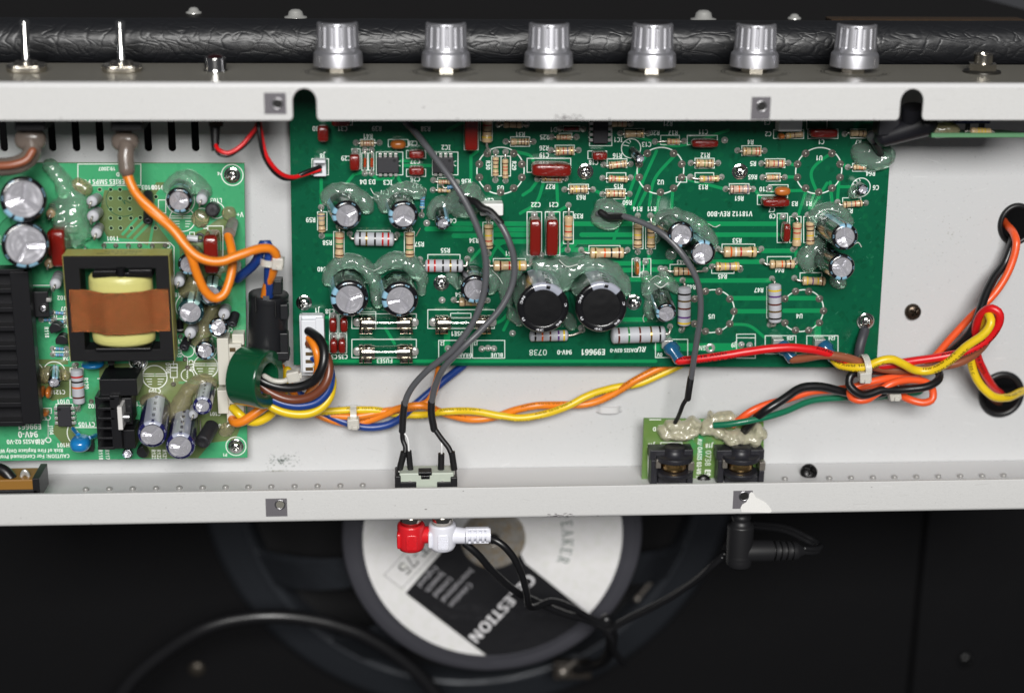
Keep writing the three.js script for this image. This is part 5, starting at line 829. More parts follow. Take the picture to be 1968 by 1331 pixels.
wire('455 718 18, 472 732 23, 495 746 24, 530 770 25, 570 780 26, 612 770 26, 632 745 25, 634 715 23, 625 700 20, 594 684 17', 1.75, cB, 'blue_wire', 'blue wire of the bundle ' + bun);
wire('455 730 18, 472 744 22, 495 758 23, 525 783 24, 560 795 25, 600 792 25, 628 772 24, 637 745 22, 632 715 19, 596 700 17', 1.75, cY, 'yellow_wire', 'yellow wire, lowest of the bundle ' + bun);
wire('595 650 19, 606 668 23, 612 695 24, 608 725 22, 596 752 17, 585 768 12, 570 776 8', 1.6, cO, 'orange_wire', 'orange wire dropping from the white connector behind the bundle');
wire('446 806 17, 451 812 20, 462 811 21, 482 800 21, 505 783 20, 525 770 17, 540 758 12', 1.75, cO, 'orange_wire', 'short orange wire from the lower end of the white header');
wire('448 784 17, 456 792 19, 470 805 19, 488 811 18, 510 803 16, 532 780 12, 548 740 8, 552 712 6', 1.75, cY, 'yellow_wire', 'short yellow wire looping below the green ring');
wire('540 705 5, 552 725 6, 558 742 6, 570 765 6', 1.5, cO, 'orange_wire', 'orange wire standing up behind the bundle beside the ferrite clamp');
// main harness low on the wall
wire('575 765 3, 600 790 4, 640 808 5, 690 812 5, 730 800 6, 770 784 8, 812 780 9, 860 795 6, 905 805 4, 950 801 4, 990 788 6, 1035 779 7, 1085 778 5, 1130 776 5, 1180 756 6, 1225 728 7, 1262 710 6, 1305 694 4', 1.5, pOr, 'orange_wire', 'long orange wire twisted with yellow low across the wall', 'wire');
wire('600 792 6, 637 790 6, 680 788 6, 725 788 6, 765 795 5, 810 797 6, 860 790 9, 910 790 7, 955 798 7, 1000 803 8, 1045 796 8, 1090 780 9, 1130 760 8, 1175 746 6, 1225 738 5, 1268 720 4, 1310 700 3', 1.5, pYo, 'yellow_wire', 'long yellow wire twisted with orange low across the wall', 'wire');
wire('560 745 5, 590 768 5, 630 796 5, 675 815 6, 715 821 6, 755 812 6, 790 785 6, 820 758 5, 855 730 4, 890 702 4, 910 685 4', 1.6, cB, 'blue_wire', 'blue wire passing low below the white tie and up behind the board');
wire('630 798 5, 680 800 6, 740 790 6, 795 782 7, 825 770 7, 836 745 6, 843 715 5, 848 690 4', 1.5, cO, 'orange_wire', 'orange wire rising behind the board edge beside the grey cables');
// grey screened cables with black sleeves
{
  const g1 = harness('grey_cable', 'grey cable from under the lip down to the left pins of the phono block', '780 235 18, 800 256 20, 838 305 28, 872 352 33, 900 398 35, 922 450 36, 934 505 36, 930 562 35, 908 622 34, 874 668 33, 828 706 30, 798 736 27, 782 762 25, 777 780 24', 1.22, cG, 'cable');
  part('black_sleeve', [tubeOf(run('777.5 774 24, 775 795 24, 773 828 24'), 1.35), tubeOf(run('773 826 24, 774 845 24, 779 860 25, 775 880 26, 771 895 26'), 0.95), rod(P(776, 868, 26), P(767.5, 903, 26), 1.25), rod(P(785, 866, 26), P(789, 904, 26), 1.15)], shrink, g1); part('white_core', tubeOf(run('775 829 24, 783 842 25, 786 868 26'), 0.4), cW, g1); part('bare_end', [rod(P(767, 902, 26), P(766, 928, 28), 0.3), rod(P(788.5, 902, 26), P(789, 926, 28), 0.45)], tin, g1);
  const g2 = harness('grey_cable', 'grey cable with black sleeve arching right from the glue to the right phono pins', '888 385 16, 905 386 20, 930 400 24, 958 425 27, 978 462 29, 989 505 29, 984 548 29, 962 592 30, 925 634 31, 885 672 32, 852 708 30, 836 742 27, 829 775 25', 1.22, cG, 'cable');
  part('black_sleeve', [tubeOf(run('893 382 18, 915 389 22, 926 400 24, 940 405 25, 962 428 27.2'), 1.42), tubeOf(run('829 772 25, 829 795 25, 834 824 25'), 1.4), tubeOf(run('834 822 25, 848 842 26, 862 860 27, 869 876 28'), 1.05), rod(P(868, 868, 28), P(873, 902, 28), 1.25), rod(P(848, 871, 27), P(847.5, 901, 27), 1.25)], shrink, g2); part('white_core', tubeOf(run('848 846 26, 849 858 27, 848.5 874 27'), 0.4), cW, g2); part('bare_end', [rod(P(848, 900, 27), P(850, 926, 28), 0.4), rod(P(873, 901, 28), P(872, 926, 28), 0.3)], tin, g2);
  const g3 = harness('grey_cable', 'grey cable from the middle glue blob down to the small jack board', '1150 410 13, 1172 414 15, 1200 416 20, 1240 430 24, 1275 450 28, 1308 484 31, 1334 525 32, 1345 560 32, 1347 600 31, 1340 650 29, 1333 695 27, 1328 730 25', 1.15, cG, 'cable');
  part('black_sleeve', [tubeOf(run('1155 408 14, 1170 417 16, 1196 416 19.5'), 1.3), tubeOf(run('1328 726 25, 1325 745 25, 1322 765 24'), 1.32), tubeOf(run('1323 762 24, 1314 775 23, 1308 790 21, 1303 802 18, 1296 815 16'), 0.85)], shrink, g3);
}
// phono block on the bottom plate
{
  const z = 30, o = thing('phono_socket_block', 'pale plastic twin phono socket block behind the lower lip', 'phono socket', P(820, 920, z));
  part('block', [pbox(768, 908, 872, 950, z - 8, z, 0.5)], M('frosted_plastic', '#c9d2c4', 0.4, 0, { transmission: 0.2, thickness: 0.003 }), o);
  part('frame', [pbox(759, 915, 770, 950, z - 9, z + 1, 0.4), pbox(866, 917, 879, 950, z - 9, z + 1, 0.4), pbox(766, 926, 800, 950, z + 0.1, z + 0.9, 0.3), pbox(840, 926, 872, 950, z + 0.1, z + 0.9, 0.3)], blackPl, o);
  part('rivet', [pbox(804, 907, 830, 914, z - 4, z + 0.6, 0.3), pbox(809, 914, 826, 921, z - 4, z + 0.6, 0.3)], blackGl, o);
  part('eyelet', [rod(P(788, 920, z - 3), P(788, 927, z + 0.4), 0.8), rod(P(850, 920, z - 3), P(850, 927, z + 0.4), 0.8)], tin, o);
}
// right harness: red, brown and yellow from the blue spade terminals to the lower grommet
const spadeM = M('blue_crimp', '#2a6f9c', 0.2, 0, { transmission: 0.4, thickness: 0.002, attenuationColor: lin('#2f7fae'), attenuationDistance: 0.004, clearcoat: 0.6 });
function spade(o, ax, ay, bx, by, r = 3.4) { const a = P(ax, ay, ZB + 4), b = P(bx, by, ZB + 9), d = b.clone().sub(a), L = d.length(), g = lathe([[0, 0], [r * 0.7, 0.1], [r * 1.1, 0.8], [r * 1.15, L * 0.45], [r * 0.8, L * 0.6], [r * 0.85, L], [r * 0.6, L], [r * 0.55, L - 1], [0, L - 1]], 28); g.scale(1, 1, 0.75); part('spade_terminal', place(g, a, along(d)), spadeM, o, 'blue crimp terminal'); part('tab', pbox(ax - 14, ay - 8, ax + 8, ay + 8, ZB, ZB + 4, 0.3), tin, o); }
{
  const r = harness('red_wire', 'thick red wire along the right board edge to the lower right grommet', '1305 693 19, 1340 690 21, 1390 683 23, 1440 675 24, 1480 670 25, 1530 668 25, 1580 676 24, 1620 690 22, 1660 702 20, 1700 702 21, 1760 693 24, 1815 684 26, 1860 674 27, 1895 655 29, 1918 625 31, 1922 602 32, 1908 592 31, 1888 602 28, 1876 630 24, 1876 670 20, 1890 710 16, 1908 742 10, 1922 756 2, 1926 760 -6', 1.65, pR); spade(r, 1286, 662, 1306, 692, 3.6);
  const b = harness('brown_wire', 'brown wire from the middle blue terminal, twisted with red and yellow', '1524 690 18, 1545 688 20, 1580 682 23, 1620 686 23, 1660 698 22, 1700 708 20, 1745 710 20, 1800 705 20, 1850 694 22, 1885 670 25, 1904 640 29, 1910 615 30, 1900 604 28, 1884 625 22, 1870 670 15, 1872 705 12, 1895 748 8, 1915 768 0, 1920 772 -6', 1.7, cN2); spade(b, 1500, 660, 1524, 690, 3.6);
  const y = harness('yellow_wire', 'thick yellow wire winding round the red one to the lower right grommet', '1602 690 18, 1612 700 20, 1640 706 24, 1668 704 26, 1690 694 27, 1715 690 27, 1738 700 26, 1762 712 24, 1790 712 25, 1825 694 28, 1860 664 31, 1892 642 33, 1905 620 33, 1902 606 31, 1890 622 25, 1872 662 19, 1868 700 17, 1882 736 17, 1908 760 17, 1935 764 13, 1965 752 2, 1985 745 -6', 1.65, pY); spade(y, 1580, 660, 1603, 688, 3.6);
}
// coral and black pair from the upper grommet, knotted loop, on to the jack board
wire('1930 425 -8, 1937 434 0, 1948 446 8, 1954 465 12, 1950 492 13, 1937 525 14, 1915 560 15, 1892 585 16, 1860 615 15, 1830 648 14, 1802 680 13, 1770 715 12, 1740 732 12, 1700 736 14, 1655 742 14, 1610 748 14, 1560 752 14, 1510 768 16, 1470 778 18, 1440 792 19, 1422 806 18, 1410 815 16', 1.5, cOR, 'coral_wire', 'long coral orange wire from the upper right grommet to the jack board');
wire('1945 440 -8, 1947 452 2, 1945 472 8, 1932 505 10, 1910 535 13, 1893 570 17, 1882 605 21, 1868 635 22, 1846 660 19, 1815 685 14, 1785 706 9, 1740 725 8, 1700 754 11, 1660 758 14, 1620 752 16, 1575 742 17, 1540 745 18, 1505 768 21, 1475 787 22, 1450 806 19, 1432 826 16, 1425 838 14', 1.7, cK, 'black_wire', 'long black wire from the upper right grommet to the jack board');
wire('1740 708 10, 1700 712 17, 1660 713 20, 1636 720 22, 1632 736 23, 1644 751 24, 1664 759 24, 1690 750 23, 1735 748 22, 1785 742 22, 1804 730 20, 1805 716 16, 1790 706 10', 1.6, cK, 'black_wire', 'black wire tied in a flat loop below the board corner');
wire('1765 714 12, 1740 722 16, 1700 728 19, 1655 740 20, 1632 752 20, 1640 766 20, 1665 768 21, 1690 752 22, 1715 736 22, 1755 730 20, 1782 735 19, 1794 752 19, 1790 770 20, 1770 773 20, 1745 766 18, 1720 752 12', 1.5, cOR, 'coral_wire', 'coral orange wire tied in a flat loop below the board corner');
{
  const gy = thing('earth_wire', 'green wire with yellow stripe ending in glue on the jack board', 'wire', P(1500, 790, 18)), pts = run('1772 745 12, 1768 752 12, 1740 756 10, 1690 762 9, 1620 764 11, 1560 770 13, 1510 790 17, 1470 802 20, 1430 810 21, 1400 815 20, 1372 817 18'), c = new THREE.CatmullRomCurve3(pts, false, 'centripetal');
  const tx = canvasTex(64, 64, (q) => { q.fillStyle = '#0f6a4c'; q.fillRect(0, 0, 64, 64); q.fillStyle = '#b7b84a'; q.fillRect(0, 34, 64, 16); }); part('insulation', new THREE.TubeGeometry(c, 120, 1.3, 16), M('earth_stripe', '#ffffff', 0.36, 0, { map: tx, clearcoat: 0.25 }), gy);
}
{ // ring lug screwed to the board corner
  const o = thing('earth_lug', 'ring lug with grey sleeve screwed to the lower right board corner', 'ring terminal', P(1662, 635, ZB + 2));
  part('ring', place(lathe([[1.9, 0.5], [3.2, 0.5], [3.4, 0.2], [3.4, 0.05]].reverse(), 40).rotateX(Math.PI / 2), P(1664, 617, ZB + 0.6)), tin, o);
  part('sleeve', tubeOf(run('1662 636 12, 1657 652 14, 1653 668 15, 1651 684 15'), 1.9), M('grey_sleeve', '#3c3c42', 0.5), o); part('wire_end', tubeOf(run('1652 682 15, 1653 690 14, 1660 705 10'), 1.2), M('earth_green', '#0f6a4c', 0.4), o);
}
// cable ties
function tie(px, py, z, dir, rx, rz, hx, hy, label) {
  const c = P(px, py, z), o = thing('cable_tie', label, 'cable tie', c), t = V3(dir[0], dir[1], 0).normalize(), n = V3(-t.y, t.x, 0);
  const g = new ParametricGeometry((u, v, q) => { const a = u * 2 * Math.PI, e = [[0, -1.2], [0, 1.2], [0.55, 1.2], [0.55, -1.2], [0, -1.2]], k = Math.min(3, Math.floor(v * 4)), f = v * 4 - k, rr_ = e[k][0] * (1 - f) + e[k + 1][0] * f, w = e[k][1] * (1 - f) + e[k + 1][1] * f; q.copy(c).addScaledVector(n, (rx + rr_) * Math.cos(a)).addScaledVector(t, w).add(V3(0, 0, (rz + rr_) * Math.sin(a))); }, 40, 16);
  part('strap', creased(g, 0.6), M('tie_nylon', '#e4e1d8', 0.3, 0, { transmission: 0.35, thickness: 0.001 }), o);
  const h = P(hx, hy, z + rz * 0.7), b = box(4.6, 4.2, 4.4, 0.6); part('lock_head', [place(b, h, new THREE.Quaternion().setFromUnitVectors(Y, n))], M('tie_nylon'), o); part('tail', place(box(2.2, 1.6, 1.6, 0.3), h.clone().add(V3(0.6, -1.2, 2.2))), M('tie_nylon'), o);
}
tie(680, 797, 8, [1, 0.05], 3.4, 4.2, 679, 812, 'white cable tie round the orange and yellow wires low on the wall'); tie(1663, 703, 23, [1, 0.1], 3.9, 5, 1662, 723, 'white cable tie round red and yellow wires at the board corner'); tie(1716, 742, 15, [1, 0.25], 4.6, 6, 1719, 757, 'white cable tie round the coral and black knotted loop'); tie(518, 503, 29, [0.1, 1], 2.9, 3, 534, 505, 'white cable tie above the ferrite clamp holding blue and orange');
{ const o = thing('cable_tie', 'white cable tie whose strap runs out of the green ring', 'cable tie', P(545, 725, 26)); part('strap', tubeOf(run('508 722 28, 525 731 30, 545 732 30, 556 727 29'), 1.0, 0, 8), M('tie_nylon'), o); part('lock_head', place(box(4.8, 4.2, 4.2, 0.6), P(564, 722, 29), new THREE.Quaternion().setFromAxisAngle(Z, 0.2)), M('tie_nylon'), o); part('tail', place(box(2, 2, 1.6, 0.3), P(575, 721, 30)), M('tie_nylon'), o); }
{ // dark plug and lead behind the right notch
  const o = thing('jack_lead', 'thick black moulded lead angled behind the right notch of the lip', 'lead', P(1735, 245, 28));
  part('moulding', [rod(P(1700, 262, 26), P(1778, 238, 30), 3.7, 4.6, 28), place(new THREE.SphereGeometry(4.6, 24, 16), P(1778, 238, 30)), place(new THREE.SphereGeometry(3.7, 24, 16), P(1700, 262, 26)), rod(P(1754, 245, 28), P(1756, 205, 30), 4.2, 4.2, 28), place(box(8, 7, 8, 0.8), P(1704, 240, 26))], M('lead_black', '#1a1a1f', 0.38), o);
  part('inner_wire', tubeOf(run('1690 255 24, 1672 262 20, 1680 272 18, 1690 290 14'), 1.3), cG, o); part('wire_sleeve', tubeOf(run('1682 274 18, 1688 286 15, 1692 296 12'), 1.5), shrink, o);
}
{ // brown terminal block at lower left
  const o = thing('mains_inlet', 'brown terminal block with a soldered lug at the lower left corner', 'mains inlet', P(40, 925, 34));
  part('block', pbox(-30, 921, 73, 960, 24, 36, 0.5), M('paxolin', '#8d6428', 0.45), o); part('frame', [pbox(64, 919, 74, 960, 22, 37, 0.3), pbox(-30, 941, 72, 960, 36, 37, 0.3)], blackPl, o); const lug = new THREE.TorusGeometry(1.6, 0.7, 12, 28); lug.scale(0.9, 1.8, 0.8); part('solder_lug', [place(lug, P(48, 921, 33)), place(lug.clone(), P(14, 925, 32))], tin, o); part('lead', tubeOf(run('20 918 33, 8 905 32, -10 898 31, -40 890 30'), 2.2), cK, o);
}

// ================================================================ the cabinet, loudspeaker and cables below
const cab = thing('amplifier_cabinet', 'black vinyl covered cabinet round the chassis with padded top edge and dark interior', 'cabinet', V3(0, yBot - 150, -114));
const vinylBump = dataTex(1024, (u, v) => {
  // creases of worn vinyl: ridged noise, stretched across the roll
  const w = fbm(u * 14, v * 6, 2, 3) * 0.5, r1 = 1 - Math.abs(noise(u * 84 + w * 3, v * 8 + w * 4, 1)) * 5.5, r2 = 1 - Math.abs(noise(u * 56 + v * 9 + w * 4, v * 14 + w * 3, 6)) * 7;
  return 0.45 + 0.22 * fbm(u * 170, v * 40, 4, 3) - 0.38 * Math.max(0, r1) ** 2 - 0.28 * Math.max(0, r2) ** 2;
}, false, 256);
vinylBump.repeat.set(1, 1);
{
  const r = 8.6, zc = -11.5, y = yTop + 6.4;
  const g = new ParametricGeometry((u, v, o) => { const a = v * Math.PI * 2, x = xL + u * (xR - xL), rr_ = r + 0.35 * fbm(x * 0.035, Math.cos(a) * 1.2, Math.sin(a) * 1.2, 3) + 0.12 * fbm(x * 0.18, Math.cos(a) * 3, Math.sin(a) * 3, 2); o.set(x, y + rr_ * Math.cos(a), zc - rr_ * Math.sin(a)); }, 500, 64);
  part('padded_edge', g, M('black_vinyl', '#1b1c1f', 0.42, 0, { bumpMap: vinylBump, bumpScale: 0.0004, clearcoat: 0.1, clearcoatRoughness: 0.3 }), cab);
  // glossy dark top behind the roll, with screws
  const yt = yTop + 12.5; part('cabinet_top', place(box(xR - xL, 6, 170, 0.5), V3((xL + xR) / 2, yt - 3, -20 - 90)), M('dark_top', '#120f0b', 0.4, 0, { specularIntensity: 0.4, bumpMap: fineBump, bumpScale: 0.00005 }), cab);
  for (const [px, py, k] of [[568, 34, 1], [1352, 38, 1.15], [1527, 36, 0.6], [372, 25, 0.7]]) { const p = PY(px, py, yt); part('top_screw', place(lathe([[4.4 * k, 0], [4.3 * k, 0.5], [3 * k, 0.9], [2.6 * k, 2.4 * k], [1.6 * k, 3.2 * k], [0, 3.4 * k]], 32), p), M('screw_bright', '#d8d8d4', 0.3, 0.6), cab); }
  const cl = PY(1760, 40, yt); part('grille_cloth', place(box(78, 1.2, 10, 0.4), V3(cl.x + 4, yt + 0.5, cl.z)), M('brown_cloth', '#3a2814', 0.85, 0, { bumpMap: fineBump, bumpScale: 0.0003 }), cab);
}
const zF = -114, inner = M('interior_black', '#0b0b0d', 0.7, 0, { specularIntensity: 0.3, bumpMap: smudge, bumpScale: 0.0006 });
{
  const W = xR - xL + 120, cxm = (xL + xR) / 2, bottom = yBot - 330;
  part('baffle', place(box(W, yTop + 10 - bottom, 12, 0.5), V3(cxm, (yTop + 10 + bottom) / 2 - 2, zF - 6)), inner, cab);
  const seam = P(1766, 1180, -108);
  part('side_panel', place(box(160, yBot - 4 - bottom, 60, 1.2), V3(seam.x + 80, (yBot - 8 + bottom) / 2, -138)), M('side_black', '#0c0c0e', 0.65, 0, { specularIntensity: 0.3, bumpMap: smudge, bumpScale: 0.0005 }), cab);
  screw(cab, 1856, 1266, -108, 3.6, false, M('black_screw')).name = 'panel_screw';
  part('cabinet_bottom', place(box(W, 12, 200, 0.5), V3(cxm, bottom, -90)), inner, cab);
  const bolt = P(378, 1285, zF); part('baffle_bolt', place(new THREE.SphereGeometry(4, 20, 12).scale(1, 1, 0.5), bolt), M('dull_bolt', '#4b463f', 0.4, 0.7), cab);
}
const zS = -34;                                       // plane of the loudspeaker's label
{
  const c = P(948, 1035, zS), k = P(1196, 1035, zS).distanceTo(c) / 248, Rl = 248 * k, Rm = 289 * k, o = thing('loudspeaker', 'loudspeaker below the chassis, its magnet carrying a white and black label', 'loudspeaker', V3(c.x, c.y, zF));
  const tex = canvasTex(1024, 1024, (q, W) => {
    const S = W / 2 / 248, to = (px, py) => [W / 2 + (px - 948) * S, W / 2 + (py - 1035) * S / 0.915];
    q.fillStyle = '#e2e1e1'; q.fillRect(0, 0, W, W);
    for (let i = 0; i < 3000; i++) { q.fillStyle = 'rgba(120,110,90,0.016)'; q.beginPath(); q.arc(rnd() * W, rnd() * W, 2 + rnd() * 14, 0, 6.3); q.fill(); }
    const poly = (s, col) => { const n = nums(s); q.fillStyle = col; q.beginPath(); for (let i = 0; i < n.length; i += 2) q.lineTo(...to(n[i], n[i + 1])); q.closePath(); q.fill(); };
    poly('780 1136 872 1033 948 960 1010 1083 1200 1236 1100 1330 936 1262', '#17171a');
    for (let i = 0; i < 260; i++) { q.fillStyle = 'rgba(150,150,150,0.07)'; const [x, y] = to(rr(820, 1100), rr(1160, 1190)); q.fillRect(x, y, rr(2, 40), rr(1, 5)); }
    const word = (t, px, py, size, ang, col, font, wide = 1) => { q.save(); q.translate(...to(px, py)); q.rotate(ang * Math.PI / 180); q.scale(wide, 1); q.font = `${font} ${size}px ${font.includes('serif') ? '' : 'sans-serif'}`; q.fillStyle = col; q.textAlign = 'center'; q.textBaseline = 'middle'; q.fillText(t, 0, 0); q.restore(); };
    q.fillStyle = '#e3e2e4';
    word('CELESTION', 966, 1170, 66, 131, '#e3e2e4', 'bold', 1.06);
    ['Celestion', 'International', 'Limited', 'Ipswich', 'England'].forEach((t, i) => { q.save(); q.translate(...to(897 - i * 15, 1130 - i * 10)); q.rotate(131 * Math.PI / 180); q.font = '31px sans-serif'; q.fillStyle = '#b9b8bc'; q.textAlign = 'right'; q.textBaseline = 'middle'; q.fillText(t, 100, 0); q.restore(); });
    q.save(); q.translate(...to(805, 1065)); q.rotate(131 * Math.PI / 180); q.strokeStyle = '#565558'; q.lineWidth = 2; q.strokeRect(-170, -42, 320, 92); q.font = '74px serif'; q.fillStyle = '#2b2a2c'; q.textAlign = 'center'; q.textBaseline = 'middle'; q.fillText('T-75', 22, 6); q.restore();
    'LOUDSPEAKER'.split('').forEach((t, i) => { const a = (-57 + i * 7.6) * Math.PI / 180, r = 143 * S; q.save(); q.translate(W / 2 + r * Math.cos(a), W / 2 + r * Math.sin(a)); q.rotate(a + Math.PI / 2); q.scale(0.72, 1); q.font = '62px serif'; q.fillStyle = '#3a5048'; q.textAlign = 'center'; q.textBaseline = 'middle'; q.fillText(t, 0, 0); q.restore(); });
  });
  const disk = new THREE.CircleGeometry(Rl, 96), hub = 62 * k;
  const turnTo = (g, z) => place(g.rotateX(Math.PI / 2), V3(c.x, c.y, z));
  const mag = part('magnet', turnTo(lathe([[0, -26], [Rm - 1, -26], [Rm, -25], [Rm, -3], [Rm - 1.2, -1.6], [Rm - 5, -1.2], [Rl + 1.2, -1.2], [Rl + 0.4, -0.2], [0, -0.2]], 96), zS), M('magnet_grey', '#414147', 0.42, 0.1, { bumpMap: smudge, bumpScale: 0.0005 }), o);
  part('label', place(disk, V3(c.x, c.y, zS)), M('speaker_label', '#ffffff', 0.4, 0, { map: tex.tex ?? tex, bumpMap: smudge, bumpScale: 0.0004, clearcoat: 0.2, clearcoatRoughness: 0.3 }), mag);
  const rust = canvasTex(256, 256, (q) => { q.fillStyle = '#a9a49d'; q.fillRect(0, 0, 256, 256); for (let i = 0; i < 500; i++) { const a = rnd() * 6.3, r = Math.sqrt(rnd()) * 128; q.fillStyle = rnd() < 0.6 ? 'rgba(160,120,60,0.12)' : 'rgba(120,118,115,0.15)'; q.beginPath(); q.ellipse(128 + r * Math.cos(a), 128 + r * Math.sin(a), 3 + rnd() * 12, 2 + rnd() * 8, rnd() * 3, 0, 6.3); q.fill(); } });
  const hp = lathe([[hub, 0], [hub - 0.3, 0.5], [hub - 1, 0.7], [3.2, 0.7], [2.6, 0.3], [2.6, -0.1]], 64), hu = hp.attributes.uv, pp = hp.attributes.position; for (let i = 0; i < hu.count; i++) hu.setXY(i, 0.5 + pp.getX(i) / hub / 2, 0.5 + pp.getZ(i) / hub / 2);
  part('pole_plate', turnTo(hp, zS), M('rusty_plate', '#ffffff', 0.4, 0.5, { map: rust }), mag);
  part('pole_hole', place(new THREE.CircleGeometry(2.65, 24), V3(c.x, c.y, zS + 0.78)), M('hole_dark'), mag);
  // cast basket: sloping ribs from the magnet to a wide rim on the baffle
  const rimC = P(908, 915, -100).setZ(zF), Ri = 105, Ro = 128;
  part('basket_rim', place(lathe([[Ri, 2], [Ri + 0.5, 12], [Ri + 2.5, 15], [Ri + 5, 15], [Ri + 7, 12], [Ro - 5, 9.5], [Ro, 5], [Ro + 0.5, 0]].reverse(), 128).rotateX(Math.PI / 2), rimC), M('basket_grey', '#303338', 0.34, 0.3, { bumpMap: smudge, bumpScale: 0.0005 }), o);
  for (const a of [30, 100, 150, 205, 236, 304, 335]) { const t = a * Math.PI / 180, d = V3(Math.cos(t), Math.sin(t), 0), s = V3(-Math.sin(t), Math.cos(t), 0), p0 = V3(c.x, c.y, zS - 22).addScaledVector(d, Rm * 0.82), p1 = rimC.clone().addScaledVector(d, Ri + 4).setZ(zF + 10);
    const g = new ParametricGeometry((u, v, q) => { const e = [[-9, 0], [-7, 3], [7, 3], [9, 0], [7, -2], [-7, -2], [-9, 0]], kk = Math.min(5, Math.floor(v * 6)), f = v * 6 - kk, w = (e[kk][0] * (1 - f) + e[kk + 1][0] * f) * (0.75 + 0.5 * u), h = e[kk][1] * (1 - f) + e[kk + 1][1] * f; q.copy(p0).lerp(p1, u).addScaledVector(s, w).add(V3(0, 0, h + 8 * Math.sin(u * Math.PI))); }, 24, 24);
    part('basket_rib', creased(g, 0.7), M('basket_grey'), o); }
  part('cone', place(lathe([[Rm * 0.7, 40], [Ri * 0.9, 6], [Ri + 0.5, 3]], 96).rotateX(Math.PI / 2), rimC), M('cone_paper', '#101012', 0.8), o);
  const tb = P(1100, 1285, -80); part('terminal_strip', place(box(18, 9, 4, 0.6), tb), M('paxolin_dark', '#241f1a', 0.5), o); part('solder_tag', [place(new THREE.SphereGeometry(2.4, 16, 12), tb.clone().add(V3(-5, 1, 4))), place(new THREE.SphereGeometry(2, 16, 12), tb.clone().add(V3(3, 3, 4))), rod(tb.clone().add(V3(-4, 2, 4)), tb.clone().add(V3(1, 7, 5)), 0.9)], dullTin, o);
  const t2 = P(1225, 1150, -90); part('solder_tag', [rod(t2, t2.clone().add(V3(6, 9, 1)), 0.9), place(new THREE.SphereGeometry(1.5, 16, 12), t2)], dullTin, o);
}
// phono plugs and their lead
const zP = 30;
function phono(name, label, col, px, py, side, kx) {
  const c = P(px, py, zP), o = thing(name, label, 'phono plug', c), m = M('plug_' + name, col, 0.36, 0, { clearcoat: 0.2 });
  const b = part('moulding', [place(lathe([[0, -5.6], [3.2, -5.6], [4.6, -5.0], [5.2, -3.6], [5.3, 0], [5.3, 4.6], [5.0, 5.3], [4.6, 5.5], [0, 5.5]], 40), c), rod(c.clone().add(V3(side * 3, 0.4, 0)), c.clone().add(V3(side * 9, 0.2, kx)), 3.6, 3.0, 28)], m, o);
  part('metal_collar', place(lathe([[0, 5], [4.1, 5], [4.1, 10], [0, 10]], 32), c), nickel, o);
  const grip = place(pillow(4.6, 6.6, 1.6, 0.4), c.clone().add(V3(side > 0 ? 0.2 : 2.2, -0.6, 4.7))); part('grip', [grip, place(pillow(1.6, 6.6, 4.6, 0.4), c.clone().add(V3(-4.7, -0.6, 1.6)))], m, o);
  const gd = []; for (let i = -3; i <= 3; i++) for (let j = -4; j <= 4; j++) if (Math.abs(i) / 3.5 + Math.abs(j) / 5.5 < 1.1) gd.push(place(new THREE.OctahedronGeometry(0.36), c.clone().add(V3((side > 0 ? 0.2 : 2.2) + i * 0.6, -0.6 + j * 0.62, 5.45)))); part('grip_studs', gd, m, o).userData.kind = 'stuff';
  return [o, m, c];
}
{
  phono('red_phono_plug', 'red right angled phono plug under the lower lip', '#d21f28', 790, 1030, 1, -1);
  const [o, m, c] = phono('white_phono_plug', 'white right angled phono plug with ribbed strain relief', '#e4e5ee', 850, 1029, 1, 1);
  const st = c.clone().add(V3(9, 0.2, 0.5)); const g = [rod(st, st.clone().add(V3(8.6, 0, 0)), 1.9, 1.7, 20)]; for (let i = 0; i < 5; i++) g.push(place(new THREE.CylinderGeometry(3.2 - i * 0.1, 3.2 - i * 0.1, i === 4 ? 1.7 : 1.0, 28).rotateZ(Math.PI / 2), st.clone().add(V3(0.4 + i * 2.05, 0, 0)))); for (const s of [-1, 1]) g.push(place(box(9, 0.9, 2, 0.2), st.clone().add(V3(4.4, s * 2.7, 0)))); part('strain_relief', g, m, o);
  wire('938 1033 30, 960 1042 32, 985 1068 32, 1003 1105 30, 1012 1140 26, 1018 1165 20, 1030 1166 16, 1060 1155 8, 1100 1168 0, 1140 1190 -6, 1165 1200 -8', 1.4, cK, 'audio_lead', 'black lead of the white plug hanging down over the speaker label', 'cable'); wire('895 1045 24, 915 1062 24, 950 1100 20, 990 1135 14, 1040 1160 6, 1090 1180 0, 1130 1192 -6, 1160 1206 -8, 1175 1225 -10, 1180 1250 -16, 1200 1275 -24', 1.5, cK, 'audio_lead', 'black lead of the red plug crossing the speaker label', 'cable');
}
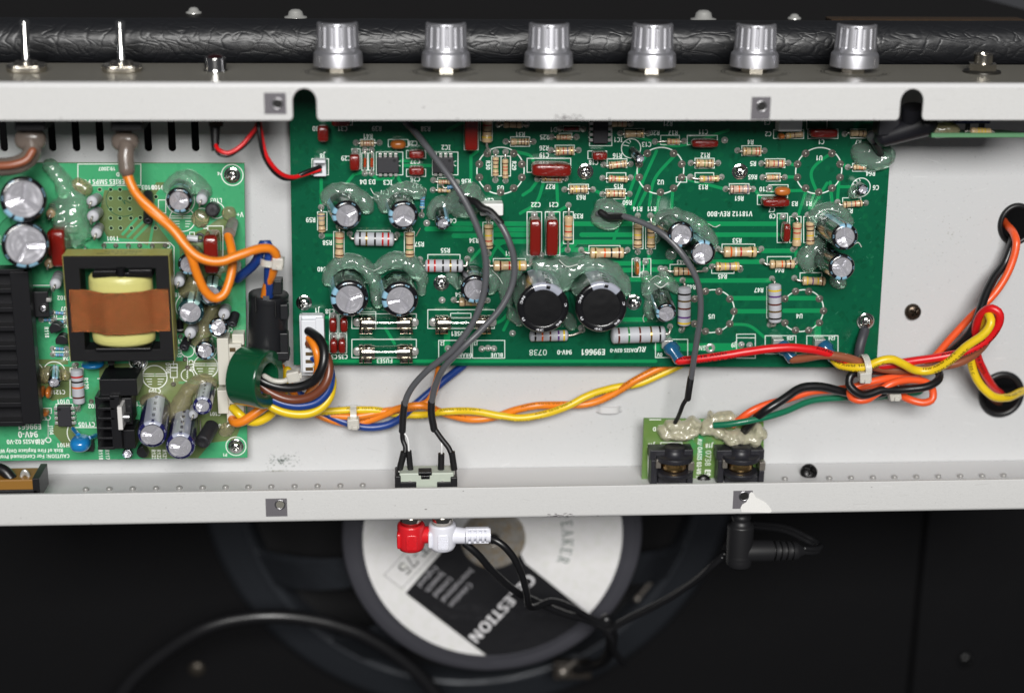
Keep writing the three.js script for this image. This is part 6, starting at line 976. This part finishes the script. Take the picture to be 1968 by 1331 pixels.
{ // black angled power plug and its figure of eight lead
  const o = thing('power_plug', 'black right angled plug hanging from the lip below the jack board', 'plug', P(1425, 1050, 30)), z = 30, t = P(1424, 1010, z), bm = M('plug_black', '#19191b', 0.45), dk = M('plug_groove', '#0b0b0c', 0.5);
  part('shell', place(lathe([[0, -17], [4.2, -17], [4.9, -16.2], [5.1, -14], [4.95, -13.6], [5.1, -13.2], [5.1, -12], [4.95, -11.6], [5.1, -11.2], [5.15, 0], [4.9, 0.8], [3.9, 1.0], [3.8, 2], [3.4, 2.2], [3.4, 3.2], [3.8, 3.4], [3.8, 6], [0, 6]], 40), t), bm, o);
  const a = P(1432, 1058, z), b = P(1548, 1058, z - 2), L = a.distanceTo(b), pr = [[0, 0], [4.4, 0], [4.3, L * 0.42]]; for (let i = 0; i < 4; i++) { const y = L * (0.44 + i * 0.1); pr.push([4.25 - i * 0.12, y], [3.0, y + 0.1], [3.0, y + 0.8], [4.2 - i * 0.12, y + 0.9], [4.1 - i * 0.12, y + L * 0.1 - 0.4]); } pr.push([3.5, L * 0.86], [2.6, L * 0.9], [1.6, L * 0.98], [0, L]);
  part('strain_relief', creased(place(lathe(pr, 36), a, along(b.clone().sub(a))), 0.5), bm, o);
  const two = (s, lab) => { const n = nums(s), pts = run(s), o2 = thing('power_lead', lab, 'cable', pts[Math.floor(pts.length / 2)]); for (const d of [-0.75, 0.75]) part('core', tubeOf(pts.map((p) => p.clone().add(V3(d * 0.5, d, 0))), 1.15), cK, o2); return o2; };
  two('1390 1068 24, 1370 1085 22, 1340 1112 16, 1300 1140 8, 1250 1168 0, 1205 1190 -6, 1165 1215 -10', 'black twin lead sloping from the plug to the knot of cables'); two('1545 1057 28, 1568 1057 26, 1575 1050 22, 1545 1032 16, 1510 1016 10, 1470 1010 4, 1430 1012 -2, 1395 1050 -4', 'black twin lead looping back behind the plug');
}
wire('215 1360 -60, 260 1300 -58, 320 1250 -56, 385 1210 -54, 450 1190 -54, 520 1183 -54, 600 1190 -56, 680 1212 -58, 750 1250 -60, 810 1300 -62, 850 1350 -64', 3.3, cK, 'speaker_cable', 'thick black cable arching in front of the speaker at lower left', 'cable');
wire('1165 1190 -10, 1175 1215 -14, 1172 1250 -30, 1150 1275 -60, 1110 1285 -76', 2.6, cK, 'speaker_cable', 'black cable dropping to the speaker terminal tags', 'cable');

// GROUPS: alike things, each with a label of its own
scene.children.forEach((o) => { const g = { cable_tie: 'white nylon cable ties', grey_cable: 'grey screened cables', audio_lead: 'black leads of the phono plugs', power_lead: 'black twin power leads', switch_sleeve: 'smoky sleeves below the toggle switches' }[o.name.replace(/_\d{3}$/, '')]; if (g) o.userData.group = g; });

// ================================================================ millimetres to metres
{
  const done = new Set();
  scene.traverse((o) => {
    if (o === scene || o.isLight || o.isCamera || o.parent?.isLight) return;
    o.position.multiplyScalar(0.001);
    if (o.geometry && !done.has(o.geometry)) { done.add(o.geometry); o.geometry.scale(0.001, 0.001, 0.001); }
  });
}
renderer.render(scene, camera);
